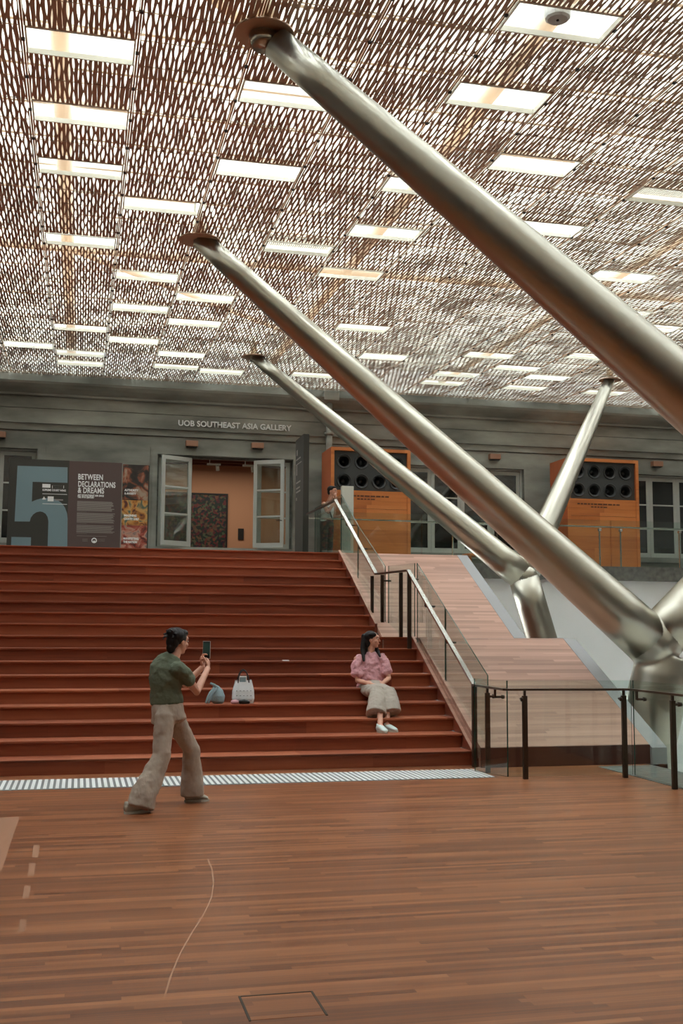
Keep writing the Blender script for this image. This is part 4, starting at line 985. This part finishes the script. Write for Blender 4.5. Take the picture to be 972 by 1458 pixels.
remesh(obj('body', b, 'skin', t), .0055, 3)
face(t, P, Rm, .98)
b = BM()
ball(b, P(0, -.030, .042), .086, .090, .084, Rm); ball(b, P(0, -.06, -.02), .075, .055, .085, Rm)
ball(b, P(.05, .012, .07), .045, .06, .035, Rm); ball(b, P(-.05, .012, .07), .045, .06, .035, Rm)
hd = hc
for (px0, py0, Y0), (px1, py1, Y1), (px2, py2, Y2), r0, r1 in (((519, 905, 14.46), (516, 925, 14.42), (518, 941, 14.33), .045, .022), ((522, 912, 14.5), (520, 928, 14.47), (512, 938, 14.40), .055, .03), ((526, 915, 14.53), (531, 930, 14.52), (532, 938, 14.55), .05, .04), ((532, 915, 14.47), (538, 928, 14.42), (541, 935, 14.35), .032, .018)):
    limb(b, [at(px0, py0, Y0), at(px1, py1, Y1), at(px2, py2, Y2)], [r0, (r0+r1)/2, r1*.7], n=14)
remesh(obj('hair', b, 'hair', t), .0065, 2)
b = BM()
loft(b, [(at(528, 982, 14.45), .205, .15), (at(528, 968, 14.45), .185, .14), (at(527, 952, 14.46), .19, .13), (at(527, 940, 14.46), .185, .105), (at(527, 932, 14.46), .12, .075), (at(527, 928, 14.46), .065, .058)], ref=(1, 0, 0), n=28, dome=.15)
limb(b, [shR+V((.05, 0, .0)), shR.lerp(elR, .35)+V((-.012, 0, 0)), shR.lerp(elR, .76)+V((-.004, 0, 0))], [.072, .074, .076]); limb(b, [shL+V((-.05, 0, .0)), shL.lerp(elL, .35), shL.lerp(elL, .72)], [.072, .074, .076])
folds(remesh(obj('blouse', b, 'pink_cloth', t), .008, 6), .045, .07)
b = BM()
loft(b, [(at(528, 977, 14.52), .165, .13), (at(530, 980, 14.38), .19, .125), (at(537, 984, 14.12), .185, .10), (at(543, 985, 13.88), .175, .09)], ref=(1, 0, 0), n=26, dome=.6)
for pts in (((538, 985, 13.86, .105, .085), (537, 996, 13.74, .115, .10), (536, 1007, 13.66, .125, .12), (535, 1017, 13.60, .135, .135)), ((552, 984, 13.88, .10, .085), (555, 996, 13.76, .105, .10), (557, 1007, 13.68, .11, .12), (558, 1015, 13.64, .115, .13))):
    loft(b, [(at(x_, y_, Y_), ra, rb) for x_, y_, Y_, ra, rb in pts], ref=(1, 0, 0), n=22, dome=.05)
loft(b, [(at(546, 985, 13.90), .12, .07), (at(546, 998, 13.80), .12, .08), (at(546, 1007, 13.78), .12, .08)], ref=(1, 0, 0), n=18, dome=.2)
folds(remesh(obj('skirt', b, 'grey_cloth', t), .009, 8), .03, .10)
h1 = anR+V((-.02, .06, 0)); h1.z = .337; shoe(t, h1, h1+V((.22, -.95, 0)), .24, m_='shoe_white')
h2 = anL+V((-.04, .05, 0)); h2.z = .337; shoe(t, h2, h2+V((.62, -.78, 0)), .24, m_='shoe_white')
# --- person leaning at the top of the stair
cx_, cy_ = 4.98, 22.25
t = thing('person', 'dark-haired person in a pale sleeveless top standing behind the glass at the stair head', 'person', (cx_, cy_, 3.0))
hc = at(473, 700, 22.2); nb = at(468, 713, 22.22); pel = V((4.97, cy_, 3.88)); chest = at(466, 727, 22.24)
Fc = V((.55, -.83, 0)).normalized(); Rc = Fc.cross(V((0, 0, 1)))
b = BM(); P, Rm = head(b, hc, (.80, -.60, -.05))
loft(b, [(nb-V((.0, 0, .05)), .06, .055), (hc-V((.008, 0, .06)), .05, .05)], ref=Rc, n=14)
loft(b, [(pel, .14, .095), (chest, .15, .09), (nb-V((.0, 0, .06)), .11, .065)], ref=Rc, n=18)
shR = nb+Rc*.155-V((0, 0, .07)); shL = nb-Rc*.155-V((0, 0, .07))
elR = shR+Fc*.14+V((-.02, 0, -.21)); wrR = hc+Fc*.15+Rc*.04-V((0, 0, .16)); elL = shL+V((.0, .03, -.27)); wrL = elL+Fc*.20+V((0, 0, .02))
limb(b, [shR, elR, wrR], [.048, .038, .026]); limb(b, [shL, elL, wrL], [.048, .038, .026])
hand(b, wrR, hc+Fc*.09+Rc*.05+V((0, 0, .0))-wrR, -Rc, 1, .5); hand(b, wrL, Fc-V((0, 0, .2)), (0, 0, -1), 1, .4)
for q_ in (-.09, .09): limb(b, [pel+Rc*q_-V((0, 0, .1)), V((4.97, cy_, 3.47))+Rc*q_, V((4.96, cy_, 3.08))+Rc*q_], [.07, .05, .036])
remesh(obj('body', b, 'skin', t), .007, 3); face(t, P, Rm)
b = BM(); ball(b, P(0, -.026, .045), .082, .094, .082, Rm); ball(b, P(0, -.06, .0), .07, .05, .075, Rm); ball(b, P(0, .03, .09), .06, .05, .03, Rm); remesh(obj('hair', b, 'hair', t), .008, 1)
b = BM(); loft(b, [(pel+V((0, 0, -.02)), .16, .115), (pel.lerp(chest, .5), .145, .105), (chest, .165, .112), (nb-V((0, 0, .09)), .13, .085)], ref=Rc, n=22, dome=.2); remesh(obj('top', b, 'white_ink', t), .01, 3)
b = BM(); loft(b, [(nb+Rc*.09-V((0, 0, .05)), .018, .014), (chest+Rc*.07+Fc*.115, .018, .012), (pel+Rc*-.06+Fc*.125, .018, .012)], ref=Rc, n=10); obj('bag_strap', b, 'black', t, True)
b = BM(); loft(b, [(pel+V((0, 0, .03)), .15, .115), (pel-V((0, 0, .1)), .17, .125)], ref=Rc, n=20, dome=.3)
for q_ in (-.085, .085): loft(b, [(pel+Rc*q_-V((0, 0, .1)), .09, .095), (V((4.97, cy_, 3.5))+Rc*q_, .078, .08), (V((4.96, cy_, 3.1))+Rc*q_, .07, .075)], ref=Rc, n=16, dome=.1)
remesh(obj('trousers', b, 'sign_dark', t), .01, 3)
for q_ in (-.09, .09): h = V((4.96, cy_, 3.001))+Rc*q_-Fc*.07; shoe(t, h, h+Fc, .26, m_='shoe')
# ------------------------------------------------------------------ light
w = bpy.data.worlds.new('sky'); bpy.context.scene.world = w; w.use_nodes = True
bg = w.node_tree.nodes['Background']; bg.inputs[0].default_value = (.90, .98, 1.0, 1); bg.inputs[1].default_value = 7.6
def area(name, loc, rot, sx, sy, e, col=(1, 1, 1)):
    l = bpy.data.lights.new(name, 'AREA'); l.shape = 'RECTANGLE'; l.size = sx; l.size_y = sy; l.energy = e; l.color = col
    o = bpy.data.objects.new(name, l); C.objects.link(o); o.location = loc; o.rotation_euler = rot
area('gallery_interior_lamp', (3.2, 27.2, 5.85), (0, 0, 0), 4, 1.5, 45, (1, .86, .7))
sc = bpy.context.scene
sc.view_settings.view_transform = 'Standard'; sc.view_settings.look = 'None'; sc.view_settings.gamma = 1; sc.view_settings.use_curve_mapping = False
sc.view_settings.exposure = 0.42
sc.cycles.sample_clamp_indirect = 4.0
